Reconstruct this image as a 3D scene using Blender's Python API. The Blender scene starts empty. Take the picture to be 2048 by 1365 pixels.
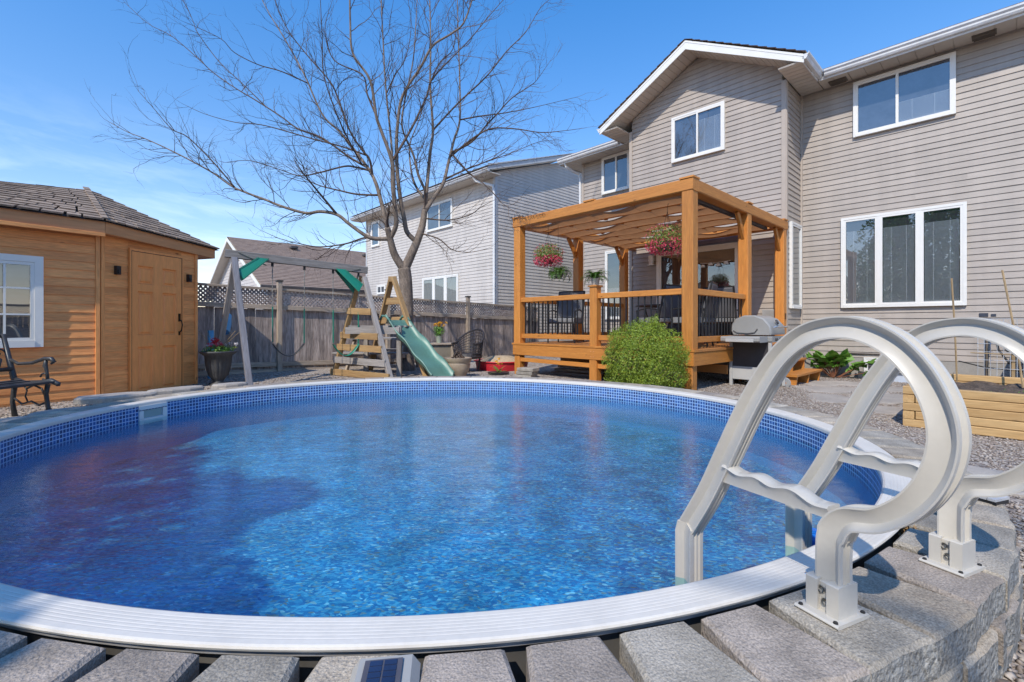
import bpy, math, random
import numpy as np
from mathutils import Vector, Matrix, Quaternion
R = math.radians
rnd = random.Random(7)
nr = np.random.RandomState(11)
SC = bpy.context.scene
COL = SC.collection
# ---------------------------------------------------------------- camera
cam = bpy.data.cameras.new("camera"); cam.sensor_width = 36.0
cam.lens = 36.0 * 940 / 2048
cam.shift_y = -(682.5 - 650.0) / 2048
cam.clip_start = 0.05; cam.clip_end = 600
co = bpy.data.objects.new("camera", cam); COL.objects.link(co)
co.location = (0, 0, 1.05); co.rotation_euler = (R(90), 0, 0)
SC.camera = co
# ---------------------------------------------------------------- sky, sun, exposure
SUN = Vector((-.449, -.979, 1.13)).normalized()          # towards the sun
elev = math.asin(SUN.z); azim = math.atan2(SUN.x, SUN.y)
world = bpy.data.worlds.new("World"); SC.world = world; world.use_nodes = True
wt = world.node_tree; wt.nodes.clear()
wo = wt.nodes.new('ShaderNodeOutputWorld'); bg = wt.nodes.new('ShaderNodeBackground')
sky = wt.nodes.new('ShaderNodeTexSky'); sky.sky_type = 'NISHITA'; sky.sun_disc = False
sky.sun_elevation = elev; sky.sun_rotation = azim
sky.air_density = 1.0; sky.dust_density = 0.15; sky.ozone_density = 2.2; sky.altitude = 200
hs = wt.nodes.new('ShaderNodeHueSaturation'); hs.inputs['Saturation'].default_value = 1.12
# thin high cirrus, stronger towards the horizon
tc = wt.nodes.new('ShaderNodeTexCoord'); mp = wt.nodes.new('ShaderNodeMapping')
mp.inputs['Scale'].default_value = (1.2, 1.2, 7.0)
nz = wt.nodes.new('ShaderNodeTexNoise'); nz.inputs['Scale'].default_value = 2.6; nz.inputs['Detail'].default_value = 7
nz.inputs['Roughness'].default_value = .62; nz.inputs['Distortion'].default_value = .5
cr = wt.nodes.new('ShaderNodeMapRange'); cr.inputs['From Min'].default_value = .46; cr.inputs['From Max'].default_value = .78
sx = wt.nodes.new('ShaderNodeSeparateXYZ')
hr = wt.nodes.new('ShaderNodeMapRange'); hr.inputs['From Min'].default_value = .36; hr.inputs['From Max'].default_value = .04
hr.inputs['To Min'].default_value = 0.0; hr.inputs['To Max'].default_value = .5
mm = wt.nodes.new('ShaderNodeMath'); mm.operation = 'MULTIPLY'
mx = wt.nodes.new('ShaderNodeMixRGB'); mx.inputs[2].default_value = (7.0, 7.6, 8.4, 1)
L = wt.links.new
L(sky.outputs[0], hs.inputs['Color']); L(tc.outputs['Generated'], mp.inputs[0]); L(mp.outputs[0], nz.inputs['Vector'])
L(nz.outputs['Fac'], cr.inputs['Value']); L(tc.outputs['Generated'], sx.inputs[0]); L(sx.outputs['Z'], hr.inputs['Value'])
L(cr.outputs[0], mm.inputs[0]); L(hr.outputs[0], mm.inputs[1]); L(mm.outputs[0], mx.inputs[0])
gr_ = wt.nodes.new('ShaderNodeMapRange'); gr_.inputs['From Min'].default_value = .03; gr_.inputs['From Max'].default_value = .58; L(sx.outputs['Z'], gr_.inputs['Value'])
tn = wt.nodes.new('ShaderNodeMixRGB'); tn.inputs[1].default_value = (1.12, .88, .80, 1); tn.inputs[2].default_value = (.45, .91, 1.17, 1); L(gr_.outputs[0], tn.inputs[0])
ml = wt.nodes.new('ShaderNodeMixRGB'); ml.blend_type = 'MULTIPLY'; ml.inputs[0].default_value = 1; L(hs.outputs[0], ml.inputs[1]); L(tn.outputs[0], ml.inputs[2])
L(ml.outputs[0], mx.inputs[1]); L(mx.outputs[0], bg.inputs['Color']); L(bg.outputs[0], wo.inputs['Surface'])
bg.inputs['Strength'].default_value = 0.15
sl = bpy.data.lights.new("sun", 'SUN'); sl.energy = 2.6; sl.angle = R(.55); sl.color = (1, .925, .80)
so = bpy.data.objects.new("sun", sl); COL.objects.link(so)
so.rotation_euler = SUN.to_track_quat('Z', 'Y').to_euler(); so.location = (0, -5, 20)
SC.view_settings.view_transform = 'Standard'; SC.view_settings.look = 'None'
SC.view_settings.exposure = 0.7; SC.view_settings.gamma = 1.0; SC.view_settings.use_curve_mapping = False
SC.render.engine = 'CYCLES'
SC.cycles.max_bounces = 7; SC.cycles.diffuse_bounces = 3; SC.cycles.glossy_bounces = 3
SC.cycles.transparent_max_bounces = 16; SC.cycles.transmission_bounces = 4
SC.cycles.caustics_reflective = False; SC.cycles.caustics_refractive = False
SC.cycles.use_denoising = True

# ---------------------------------------------------------------- helpers
TH = R(43.5); US, UC = math.sin(TH), math.cos(TH); HR = -(math.pi / 2 - TH)   # house frame: u along the back wall, v into the house
def W(u, v, z=0.0): return Vector((US * u + UC * v, -UC * u + US * v, z))
def tag(o, label=None, cat=None, group=None, kind=None):
    if label: o['label'] = label
    if cat: o['category'] = cat
    if group: o['group'] = group
    if kind: o['kind'] = kind
    return o
def root(name, loc, label, cat, rz=0.0, group=None):
    o = bpy.data.objects.new(name, None); COL.objects.link(o); o.empty_display_size = .1
    o.location = loc; o.rotation_euler = (0, 0, rz)
    return tag(o, label, cat, group)
def link(name, me, parent=None, M=None):
    o = bpy.data.objects.new(name, me); COL.objects.link(o)
    if parent is not None: o.parent = parent
    if M is not None: o.matrix_basis = M if isinstance(M, Matrix) else Matrix.Translation(M)
    return o
def copy_tree(o, parent=None):
    c = o.copy(); COL.objects.link(c); c.parent = parent
    for ch in list(o.children): copy_tree(ch, c)
    return c
class MB:
    def __init__(s): s.v = []; s.f = []
    def add(s, vs, fs):
        n = len(s.v); s.v += [tuple(p) for p in vs]; s.f += [tuple(i + n for i in f) for f in fs]; return s
    def box(s, c, d, M=None, ch=0.0):
        x, y, z = d[0] / 2, d[1] / 2, d[2] / 2
        if ch <= 0:
            vs = [Vector((a * x, b * y, e * z)) for a in (-1, 1) for b in (-1, 1) for e in (-1, 1)]
            fs = [(0, 1, 3, 2), (4, 6, 7, 5), (0, 4, 5, 1), (2, 3, 7, 6), (0, 2, 6, 4), (1, 5, 7, 3)]
        else:                                              # lightly chamfered long edges
            pr = [(-y, -z + ch), (-y + ch, -z), (y - ch, -z), (y, -z + ch), (y, z - ch), (y - ch, z), (-y + ch, z), (-y, z - ch)]
            vs = [Vector((a * x, p[0], p[1])) for a in (-1, 1) for p in pr]
            fs = [tuple(range(7, -1, -1)), tuple(range(8, 16))] + [(i, (i + 1) % 8, 8 + (i + 1) % 8, 8 + i) for i in range(8)]
        if M is not None: vs = [M @ p for p in vs]
        return s.add([p + Vector(c) for p in vs], fs)
    def prism(s, poly, x0, x1, x0b=None):                   # polygon in (y,z) extruded along x
        n = len(poly)
        vs = [(x0, p[0], p[1]) for p in poly] + [(x1, p[0], p[1]) for p in poly]
        return s.add(vs, [tuple(range(n - 1, -1, -1)), tuple(range(n, 2 * n))] + [(i, (i + 1) % n, n + (i + 1) % n, n + i) for i in range(n)])
    def bar(s, p0, p1, w, h, up=(0, 0, 1), ch=0.0):
        p0, p1 = Vector(p0), Vector(p1); d = p1 - p0; X = d.normalized(); u = Vector(up)
        if abs(X.dot(u)) > .98: u = Vector((0, 1, 0))
        Y = u.cross(X).normalized(); Z = X.cross(Y)
        M = Matrix((X, Y, Z)).transposed()
        return s.box((p0 + p1) / 2, (d.length, w, h), M, ch)
    def tube(s, pts, r, n=6, cap=True):
        pts = [Vector(p) for p in pts]; k = len(pts)
        rs = r if isinstance(r, (list, tuple)) else [r] * k
        vs = []; up = Vector((0, 0, 1)); prevY = None
        for i, p in enumerate(pts):
            d = (pts[min(i + 1, k - 1)] - pts[max(i - 1, 0)])
            d = d.normalized() if d.length > 1e-9 else Vector((0, 0, 1))
            if prevY is None:
                a = up if abs(d.dot(up)) < .9 else Vector((1, 0, 0))
                Y = a.cross(d).normalized()
            else:
                Y = (prevY - d * prevY.dot(d));  Y = Y.normalized() if Y.length > 1e-6 else prevY
            prevY = Y; Z = d.cross(Y)
            for j in range(n):
                t = 2 * math.pi * j / n; vs.append(p + (Y * math.cos(t) + Z * math.sin(t)) * rs[i])
        fs = [(i * n + j, i * n + (j + 1) % n, (i + 1) * n + (j + 1) % n, (i + 1) * n + j) for i in range(k - 1) for j in range(n)]
        if cap: fs += [tuple(range(n - 1, -1, -1)), tuple(range((k - 1) * n, k * n))]
        return s.add(vs, fs)
    def lathe(s, prof, n=24, c=(0, 0, 0), mod=None):
        k = len(prof); vs = []
        for i, (r, z) in enumerate(prof):
            for j in range(n):
                t = 2 * math.pi * j / n; q = r * (mod(t, i) if mod else 1)
                vs.append((c[0] + q * math.cos(t), c[1] + q * math.sin(t), c[2] + z))
        fs = [(i * n + j, i * n + (j + 1) % n, (i + 1) * n + (j + 1) % n, (i + 1) * n + j) for i in range(k - 1) for j in range(n)]
        return s.add(vs, fs)
    def mesh(s, name, m=None, smooth=False):
        me = bpy.data.meshes.new(name); me.from_pydata([tuple(p) for p in s.v], [], s.f); me.update()
        if m is not None: me.materials.append(m)
        if smooth is True: me.shade_smooth()
        elif smooth:
            me.shade_smooth()
            try: me.set_sharp_from_angle(angle=R(smooth))
            except Exception: pass
        return me
    def build(s, name, m, parent=None, M=None, smooth=False): return link(name, s.mesh(name, m, smooth), parent, M)
_cache = {}
def bar(name, p0, p1, w, h, m, parent=None, up=(0, 0, 1), ch=None):
    """straight timber as its own object; length along local X, mesh shared between equal sizes"""
    p0, p1 = Vector(p0), Vector(p1); d = p1 - p0; ln = round(d.length, 3)
    if ch is None: ch = min(w, h) * .08
    key = ('bar', ln, w, h, m.name, ch)
    if key not in _cache: _cache[key] = MB().box((0, 0, 0), (ln, w, h), None, ch).mesh(name, m)
    X = d.normalized(); u = Vector(up)
    if abs(X.dot(u)) > .98: u = Vector((0, 1, 0))
    Y = u.cross(X).normalized(); Z = X.cross(Y)
    M = Matrix.Translation((p0 + p1) / 2) @ Matrix((X, Y, Z)).transposed().to_4x4()
    return link(name, _cache[key], parent, M)
def npmesh(name, V, F, m, smooth=False, k=4):
    me = bpy.data.meshes.new(name); nV, nF = len(V), len(F)
    me.vertices.add(nV); me.vertices.foreach_set('co', np.ascontiguousarray(V, dtype=np.float32).ravel())
    me.loops.add(nF * k); me.loops.foreach_set('vertex_index', np.ascontiguousarray(F, dtype=np.int32).ravel())
    me.polygons.add(nF); me.polygons.foreach_set('loop_start', np.arange(0, nF * k, k, dtype=np.int32))
    try: me.polygons.foreach_set('loop_total', np.full(nF, k, dtype=np.int32))
    except Exception: pass
    me.update(calc_edges=True); me.validate()
    if m: me.materials.append(m)
    if smooth: me.shade_smooth()
    return me

# ---------------------------------------------------------------- materials
def nodes(name):
    m = bpy.data.materials.new(name); m.use_nodes = True
    return m, m.node_tree, m.node_tree.nodes['Principled BSDF']
def mat(name, col, rough=.6, col2=None, var=.18, scale=3.0, stretch=(1, 1, 1), fine=0.0, fscale=60., bump=0.0, bscale=40., bdist=.004,
        rndv=.0, metal=0., spec=.5, space='OBJECT', transl=0., coat=0., knots=0., streak=0.):
    """col/col2 mixed by a stretched noise, plus fine speckle, bump and per-object value shift"""
    m, t, b = nodes(name); N = t.nodes.new; Lk = t.links.new
    b.inputs['Roughness'].default_value = rough; b.inputs['Metallic'].default_value = metal
    b.inputs['Specular IOR Level'].default_value = spec
    if coat: b.inputs['Coat Weight'].default_value = coat
    if space == 'OBJECT': tcn = N('ShaderNodeTexCoord'); src = tcn.outputs['Object']
    else: g = N('ShaderNodeNewGeometry'); src = g.outputs['Position']
    oi = N('ShaderNodeObjectInfo')
    off = N('ShaderNodeVectorMath'); off.operation = 'SCALE'; cx = N('ShaderNodeCombineXYZ')
    for i in range(3): Lk(oi.outputs['Random'], cx.inputs[i])
    Lk(cx.outputs[0], off.inputs[0]); off.inputs['Scale'].default_value = 37.0 if space == 'OBJECT' else 0.
    ad = N('ShaderNodeVectorMath'); ad.operation = 'ADD'; Lk(src, ad.inputs[0]); Lk(off.outputs[0], ad.inputs[1])
    mpn = N('ShaderNodeMapping'); mpn.inputs['Scale'].default_value = stretch; Lk(ad.outputs[0], mpn.inputs[0])
    n1 = N('ShaderNodeTexNoise'); n1.inputs['Scale'].default_value = scale; n1.inputs['Detail'].default_value = 6
    n1.inputs['Roughness'].default_value = .62; Lk(mpn.outputs[0], n1.inputs['Vector'])
    c2 = col2 if col2 else tuple(c * (1 - 2 * var) for c in col)
    c1 = col if col2 else tuple(min(1, c * (1 + var)) for c in col)
    mr = N('ShaderNodeMapRange'); mr.inputs['From Min'].default_value = .3; mr.inputs['From Max'].default_value = .72
    Lk(n1.outputs['Fac'], mr.inputs['Value'])
    mxn = N('ShaderNodeMixRGB'); mxn.inputs[1].default_value = (*c1, 1); mxn.inputs[2].default_value = (*c2, 1)
    Lk(mr.outputs[0], mxn.inputs[0]); out = mxn.outputs[0]
    if fine:
        n2 = N('ShaderNodeTexNoise'); n2.inputs['Scale'].default_value = fscale; n2.inputs['Detail'].default_value = 3
        Lk(mpn.outputs[0], n2.inputs['Vector'])
        r2 = N('ShaderNodeMapRange'); r2.inputs['From Min'].default_value = .3; r2.inputs['From Max'].default_value = .7
        r2.inputs['To Min'].default_value = 1 - fine; r2.inputs['To Max'].default_value = 1 + fine
        Lk(n2.outputs['Fac'], r2.inputs['Value'])
        vm = N('ShaderNodeVectorMath'); vm.operation = 'SCALE'; Lk(out, vm.inputs[0]); Lk(r2.outputs[0], vm.inputs['Scale']); out = vm.outputs[0]
    if knots:
        kv = N('ShaderNodeTexVoronoi'); kv.inputs['Scale'].default_value = knots; km = N('ShaderNodeMapping'); km.inputs['Scale'].default_value = (1, 2.4, 2.4); Lk(ad.outputs[0], km.inputs[0]); Lk(km.outputs[0], kv.inputs['Vector'])
        kr = N('ShaderNodeMapRange'); kr.inputs['From Min'].default_value = .035; kr.inputs['From Max'].default_value = .085; kr.inputs['To Min'].default_value = .38; kr.inputs['To Max'].default_value = 1.0; Lk(kv.outputs['Distance'], kr.inputs['Value'])
        vm = N('ShaderNodeVectorMath'); vm.operation = 'SCALE'; Lk(out, vm.inputs[0]); Lk(kr.outputs[0], vm.inputs['Scale']); out = vm.outputs[0]
    if streak:
        gg = N('ShaderNodeNewGeometry'); sm_ = N('ShaderNodeMapping'); sm_.inputs['Scale'].default_value = (3.2, 3.2, .22); Lk(gg.outputs['Position'], sm_.inputs[0])
        sn = N('ShaderNodeTexNoise'); sn.inputs['Scale'].default_value = 1.6; sn.inputs['Detail'].default_value = 6; Lk(sm_.outputs[0], sn.inputs['Vector'])
        sr = N('ShaderNodeMapRange'); sr.inputs['From Min'].default_value = .35; sr.inputs['From Max'].default_value = .7; sr.inputs['To Min'].default_value = 1 + streak * .4; sr.inputs['To Max'].default_value = 1 - streak; Lk(sn.outputs['Fac'], sr.inputs['Value'])
        vm = N('ShaderNodeVectorMath'); vm.operation = 'SCALE'; Lk(out, vm.inputs[0]); Lk(sr.outputs[0], vm.inputs['Scale']); out = vm.outputs[0]
    if rndv:
        r3 = N('ShaderNodeMapRange'); r3.inputs['To Min'].default_value = 1 - rndv; r3.inputs['To Max'].default_value = 1 + rndv
        Lk(oi.outputs['Random'], r3.inputs['Value'])
        vm = N('ShaderNodeVectorMath'); vm.operation = 'SCALE'; Lk(out, vm.inputs[0]); Lk(r3.outputs[0], vm.inputs['Scale']); out = vm.outputs[0]
    Lk(out, b.inputs['Base Color'])
    if bump:
        nb = N('ShaderNodeTexNoise'); nb.inputs['Scale'].default_value = bscale; nb.inputs['Detail'].default_value = 5
        Lk(mpn.outputs[0], nb.inputs['Vector'])
        bp = N('ShaderNodeBump'); bp.inputs['Strength'].default_value = bump; bp.inputs['Distance'].default_value = bdist
        Lk(nb.outputs['Fac'], bp.inputs['Height']); Lk(bp.outputs[0], b.inputs['Normal'])
    if transl:
        tr = N('ShaderNodeBsdfTranslucent'); Lk(out, tr.inputs['Color'])
        ms = N('ShaderNodeMixShader'); ms.inputs[0].default_value = transl
        o = t.nodes['Material Output']; Lk(b.outputs[0], ms.inputs[1]); Lk(tr.outputs[0], ms.inputs[2]); Lk(ms.outputs[0], o.inputs['Surface'])
    return m
GR = (1, 14, 14)       # grain along local X
TAN = mat('tan_vinyl', (.41, .355, .31), .5, var=.05, scale=2, stretch=(1, 6, 6), bump=.15, bscale=12, bdist=.006, rndv=.045, streak=.10)
TANTRIM = mat('tan_trim', (.45, .38, .32), .5, var=.04)
SOFFIT = mat('soffit_vinyl', (.58, .52, .45), .5, var=.05)
WHITE = mat('white_vinyl', (.78, .76, .72), .38, var=.03)
WHITEDIRTY = mat('white_aluminium', (.72, .72, .72), .35, var=.08, scale=5)
GREYV = mat('grey_vinyl', (.57, .52, .475), .5, var=.05, scale=1.5, streak=.08)
GREYTRIM = mat('grey_fascia', (.50, .50, .51), .45, var=.05)
CEDAR = mat('stained_cedar', (.60, .245, .05), .5, col2=(.45, .165, .032), scale=2.2, stretch=GR, fine=.14, fscale=9, bump=.25, bscale=5, rndv=.12, knots=2.6)
CEDARD = mat('stained_cedar_dark', (.50, .21, .06), .6, col2=(.36, .14, .035), scale=2.2, stretch=GR, fine=.10, fscale=9, rndv=.12)  # darker cedar tone for inner deck boards, joists and rear brace
SHEDW = mat('shed_siding_wood', (.88, .385, .125), .6, col2=(.66, .245, .075), scale=1.6, stretch=(1, 10, 10), fine=.16, fscale=9, bump=.3, bscale=6, rndv=.13, knots=2.2)
DOORW = mat('shed_door_paint', (.86, .335, .10), .5, var=.06, fine=.05, fscale=8, stretch=(6, 6, 1))
FASCIA = mat('shed_fascia_wood', (.66, .31, .125), .6, col2=(.50, .22, .09), scale=2, stretch=GR, fine=.1, fscale=8)
SHAKE = mat('weathered_cedar_shake', (.37, .285, .215), .85, col2=(.18, .13, .10), scale=5, stretch=(8, 1, 1), fine=.22, fscale=10, bump=.5, bscale=12, rndv=.22)
FENCE = mat('weathered_fence_wood', (.47, .39, .345), .85, col2=(.17, .13, .115), scale=1.8, stretch=(1, 9, 9), fine=.32, fscale=7, bump=.4, bscale=6, rndv=.34)
RAILW = mat('weathered_rail_wood', (.50, .41, .32), .85, col2=(.30, .23, .175), scale=2, stretch=GR, fine=.2, fscale=7, rndv=.12)
GREYW = mat('grey_weathered_timber', (.36, .33, .31), .8, col2=(.22, .195, .18), scale=1.8, stretch=GR, fine=.18, fscale=8, bump=.3, bscale=5, rndv=.1)
GREYW2 = mat('blue_grey_timber', (.21, .21, .235), .8, col2=(.13, .125, .14), scale=1.8, stretch=GR, fine=.18, fscale=8, bump=.3, bscale=5, rndv=.08)
YELW = mat('new_timber', (.46, .30, .135), .7, col2=(.29, .165, .07), scale=1.6, stretch=GR, fine=.12, fscale=8, rndv=.1)
BEDW = mat('raised_bed_pine', (.56, .37, .17), .65, col2=(.42, .24, .09), scale=1.3, stretch=(1, 9, 9), fine=.13, fscale=7, bump=.2, bscale=5, rndv=.10, knots=2.4)
def concrete(name, c, c2):
    return mat(name, c, .9, col2=tuple(k * .86 for k in c2), scale=7, fine=.34, fscale=200, bump=1.0, bscale=120, bdist=.006, rndv=.15)
BLOCK = concrete('grey_concrete_block', (.44, .395, .335), (.26, .23, .19))
BLOCKT = concrete('tan_concrete_block', (.48, .41, .325), (.30, .25, .20))
BLOCKP = concrete('rosy_concrete_block', (.42, .355, .305), (.245, .21, .18))
SPLIT = mat('split_face_concrete', (.36, .35, .325), .95, col2=(.20, .19, .175), scale=14, fine=.4, fscale=90, bump=1.0, bscale=55, bdist=.02, rndv=.12)
SLAB = mat('flagstone', (.42, .375, .33), .85, col2=(.28, .25, .225), scale=3, fine=.12, fscale=50, bump=.5, bscale=14, rndv=.14)
FOUND = mat('parged_foundation', (.35, .325, .295), .9, var=.1, scale=3, fine=.08)
RESIN = mat('white_pool_resin', (.56, .53, .48), .34, var=.03, scale=5, fine=.02, fscale=60)
RAILR = mat('pool_top_rail', (.68, .64, .585), .36, var=.05, scale=5, fine=.03, fscale=60)
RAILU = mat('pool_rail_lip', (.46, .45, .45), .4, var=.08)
STEEL = mat('pool_wall_steel', (.10, .095, .09), .6, var=.3)
CHROME = mat('bright_steel', (.75, .75, .76), .22, metal=1., var=.03)
BLACKM = mat('black_metal', (.018, .018, .02), .4, var=.1)
IRON = mat('cast_iron', (.05, .055, .065), .42, col2=(.025, .027, .03), scale=20, bump=.3, bscale=60)
GRILL = mat('grill_grey_enamel', (.30, .295, .285), .45, var=.04)
GRILLD = mat('grill_dark_panel', (.05, .048, .055), .5, var=.2)
GRILLL = mat('grill_light_panel', (.46, .455, .45), .5, var=.06)
BEAMW = mat('dark_grey_beam', (.27, .25, .235), .8, col2=(.15, .135, .125), scale=1.8, stretch=GR, fine=.2, fscale=8, bump=.3, bscale=5)
GREENP = mat('green_plastic', (.012, .21, .135), .4, var=.1)
SLIDE = mat('slide_green_plastic', (.115, .25, .195), .42, col2=(.085, .185, .145), scale=3, fine=.05, fscale=30)
RED = mat('red_plastic', (.55, .02, .035), .45, var=.08)
SAND = mat('sand', (.45, .34, .22), .95, var=.1, scale=9, fine=.15)
BLUE = mat('blue_plastic', (.012, .16, .62), .35, var=.05)
BLUEL = mat('light_blue_plastic', (.10, .42, .78), .35, var=.08)
TERRA = mat('glazed_pot', (.40, .31, .22), .35, col2=(.22, .17, .125), scale=4)
URN = mat('dark_urn', (.075, .075, .078), .6, col2=(.04, .04, .042), scale=8)
WICKER = mat('dark_wicker', (.035, .028, .028), .55, var=.3, scale=40, bump=.6, bscale=120)
CUSH = mat('grey_cushion', (.20, .205, .215), .9, var=.08, scale=20)
SLING = mat('sling_fabric', (.12, .12, .13), .8, var=.1)
CANOPY = mat('canopy_fabric', (.46, .225, .10), .85, var=.07, scale=8, transl=.42)
BARK = mat('maple_bark', (.27, .21, .165), .9, col2=(.10, .075, .058), scale=10, stretch=(1, 1, .35), fine=.3, fscale=60, bump=.9, bscale=26, bdist=.012, space='WORLD')
TWIG = mat('twig_bark', (.10, .066, .048), .85, var=.3, scale=12, space='WORLD')
LEAFB = mat('boxwood_leaf', (.38, .47, .045), .5, col2=(.10, .18, .02), scale=13, fine=.4, fscale=55, space='WORLD', transl=.25)
LEAFG = mat('green_leaf', (.18, .36, .05), .5, col2=(.09, .21, .03), scale=18, fine=.3, fscale=60, space='WORLD', transl=.25)
LEAFY = mat('yellow_green_leaf', (.33, .36, .085), .5, col2=(.13, .19, .035), scale=16, fine=.35, fscale=70, space='WORLD', transl=.25)
FERNM = mat('fern_leaf', (.085, .19, .022), .5, col2=(.045, .11, .014), scale=16, fine=.3, fscale=60, space='WORLD', transl=.25)
DARKG = mat('conifer_leaf', (.035, .07, .016), .6, col2=(.015, .032, .009), scale=2, space='WORLD')
FUCH = mat('fuchsia_petal', (.60, .028, .085), .45, col2=(.75, .12, .19), scale=30, space='WORLD', transl=.2)
REDP = mat('red_petal', (.55, .01, .02), .45, col2=(.36, .008, .02), scale=30, space='WORLD')
WHITEP = mat('white_petal', (.75, .70, .72), .5, var=.08, space='WORLD')
YELP = mat('yellow_petal', (.80, .50, .02), .5, col2=(.72, .24, .012), scale=22, space='WORLD')
SOIL = mat('garden_soil', (.105, .075, .055), .95, var=.35, scale=12, fine=.3, bump=1., bscale=30, bdist=.02)
ROOFB = mat('brown_asphalt_shingle', (.34, .25, .195), .9, col2=(.21, .15, .12), scale=2.2, stretch=(3, 1, 1), fine=.2, fscale=16, bump=.4, bscale=30, rndv=.05)
DARKIN = mat('dark_interior', (.028, .028, .032), .8, var=.3, scale=1.5)
CURT = mat('pale_curtain', (.34, .35, .31), .9, var=.1, scale=3, stretch=(8, 8, 1))
BLIND = mat('blind_slat', (.80, .80, .78), .6, var=.03)
BROWNPANEL = mat('brown_door_panel', (.10, .045, .028), .6, var=.2)
LAMPG = mat('frosted_shade', (.75, .72, .68), .4, var=.03)
STRAW = mat('bamboo', (.36, .25, .13), .7, var=.2, scale=8)
HOSE = mat('black_hose', (.03, .03, .03), .5, var=.1)
ACM = mat('condenser_fins', (.045, .05, .062), .5, var=.2)
def glass_mat(name, tint=(1, 1, 1), refl=1.0, F0=.17):
    m, t, b = nodes(name); t.nodes.remove(b); N = t.nodes.new; Lk = t.links.new
    tr = N('ShaderNodeBsdfTransparent'); tr.inputs[0].default_value = (*tint, 1)
    gl = N('ShaderNodeBsdfGlossy'); gl.inputs['Roughness'].default_value = .012; gl.inputs[0].default_value = (refl, refl, refl, 1)
    lw = N('ShaderNodeLayerWeight'); lw.inputs['Blend'].default_value = .5
    pw_ = N('ShaderNodeMath'); pw_.operation = 'POWER'; pw_.inputs[1].default_value = 4.5; Lk(lw.outputs['Facing'], pw_.inputs[0])
    fr = N('ShaderNodeMapRange'); fr.inputs['To Min'].default_value = F0; fr.inputs['To Max'].default_value = 1.0; Lk(pw_.outputs[0], fr.inputs['Value'])
    nzb = N('ShaderNodeTexNoise'); nzb.inputs['Scale'].default_value = 1.3; bp = N('ShaderNodeBump'); bp.inputs['Strength'].default_value = .04; bp.inputs['Distance'].default_value = .02
    g = N('ShaderNodeNewGeometry'); Lk(g.outputs['Position'], nzb.inputs['Vector']); Lk(nzb.outputs['Fac'], bp.inputs['Height'])
    Lk(bp.outputs[0], gl.inputs['Normal'])
    ms = N('ShaderNodeMixShader'); Lk(fr.outputs[0], ms.inputs[0]); Lk(tr.outputs[0], ms.inputs[1]); Lk(gl.outputs[0], ms.inputs[2])
    Lk(ms.outputs[0], t.nodes['Material Output'].inputs['Surface']); return m
GLASS = glass_mat('window_glass', (.8, .84, .88))
# ================================================================ GROUND
PC = Vector((-.64, 3.786)); PA, PB = 2.709, 3.013; PPH = R(73.1)
pe1 = Vector((math.cos(PPH), math.sin(PPH))); pe2 = Vector((-math.sin(PPH), math.cos(PPH)))
def pool_pt(t, off=0.0):
    """point on the pool's oval, off metres outside the rail's outer edge; second value is the outward normal"""
    p = PC + pe1 * (PA * math.cos(t)) + pe2 * (PB * math.sin(t))
    n = (pe1 * (PB * math.cos(t)) + pe2 * (PA * math.sin(t))).normalized()
    return p + n * off, n
_ts = np.linspace(0, 2 * math.pi, 2001); _pp = np.array([pool_pt(t)[0][:] for t in _ts])
_arc = np.concatenate([[0], np.cumsum(np.hypot(*(np.diff(_pp, axis=0).T)))]); PER = float(_arc[-1])
def t_at(s): return float(np.interp(s % PER, _arc, _ts))
RIMZ, BLKZ, WATZ = .322, .312, .155
def sm(x): x = min(1, max(0, x)); return x * x * (3 - 2 * x)
def gz(x, y):
    a = min(3.4, .3 + .5 * max(0., y - 1.)); return .10 * (1 - sm((x - a) / 2.2))
def ground_material():
    m, t, b = nodes('pea_gravel'); N = t.nodes.new; Lk = t.links.new
    g = N('ShaderNodeNewGeometry')
    v1 = N('ShaderNodeTexVoronoi'); v1.inputs['Scale'].default_value = 42; Lk(g.outputs['Position'], v1.inputs['Vector'])
    sp = N('ShaderNodeSeparateColor'); Lk(v1.outputs['Color'], sp.inputs[0])
    cr = N('ShaderNodeValToRGB'); e = cr.color_ramp.elements
    cols = [(0, (.115, .09, .078)), (.3, (.29, .235, .20)), (.55, (.37, .31, .265)), (.8, (.45, .395, .34)), (1, (.54, .50, .45))]
    e[0].position = 0; e[0].color = (*cols[0][1], 1); e[1].position = 1; e[1].color = (*cols[-1][1], 1)
    for p, c in cols[1:-1]: q = e.new(p); q.color = (*c, 1)
    Lk(sp.outputs[0], cr.inputs[0])
    n = N('ShaderNodeTexNoise'); n.inputs['Scale'].default_value = .8; n.inputs['Detail'].default_value = 5; Lk(g.outputs['Position'], n.inputs['Vector'])
    mr = N('ShaderNodeMapRange'); mr.inputs['To Min'].default_value = .72; mr.inputs['To Max'].default_value = 1.15; Lk(n.outputs['Fac'], mr.inputs['Value'])
    vm = N('ShaderNodeVectorMath'); vm.operation = 'SCALE'; Lk(cr.outputs[0], vm.inputs[0]); Lk(mr.outputs[0], vm.inputs['Scale'])
    Lk(vm.outputs[0], b.inputs['Base Color']); b.inputs['Roughness'].default_value = .85
    bp = N('ShaderNodeBump'); bp.inputs['Strength'].default_value = .9; bp.inputs['Distance'].default_value = .012; bp.invert = True
    Lk(v1.outputs['Distance'], bp.inputs['Height']); Lk(bp.outputs[0], b.inputs['Normal'])
    return m
GRAVEL = ground_material()
offs = [.03, .3, .6, .9, 1.3, 1.8, 2.4, 3.2, 4.2, 5.5, 7.2, 9.5, 13, 19, 30, 60, 120, 260]
Vg = []; Fg = []; NA = 120
for i, o in enumerate(offs):
    for j in range(NA):
        p, _n = pool_pt(2 * math.pi * j / NA, o); Vg.append((p.x, p.y, gz(p.x, p.y) - (.0 if o > .1 else .0)))
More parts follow.
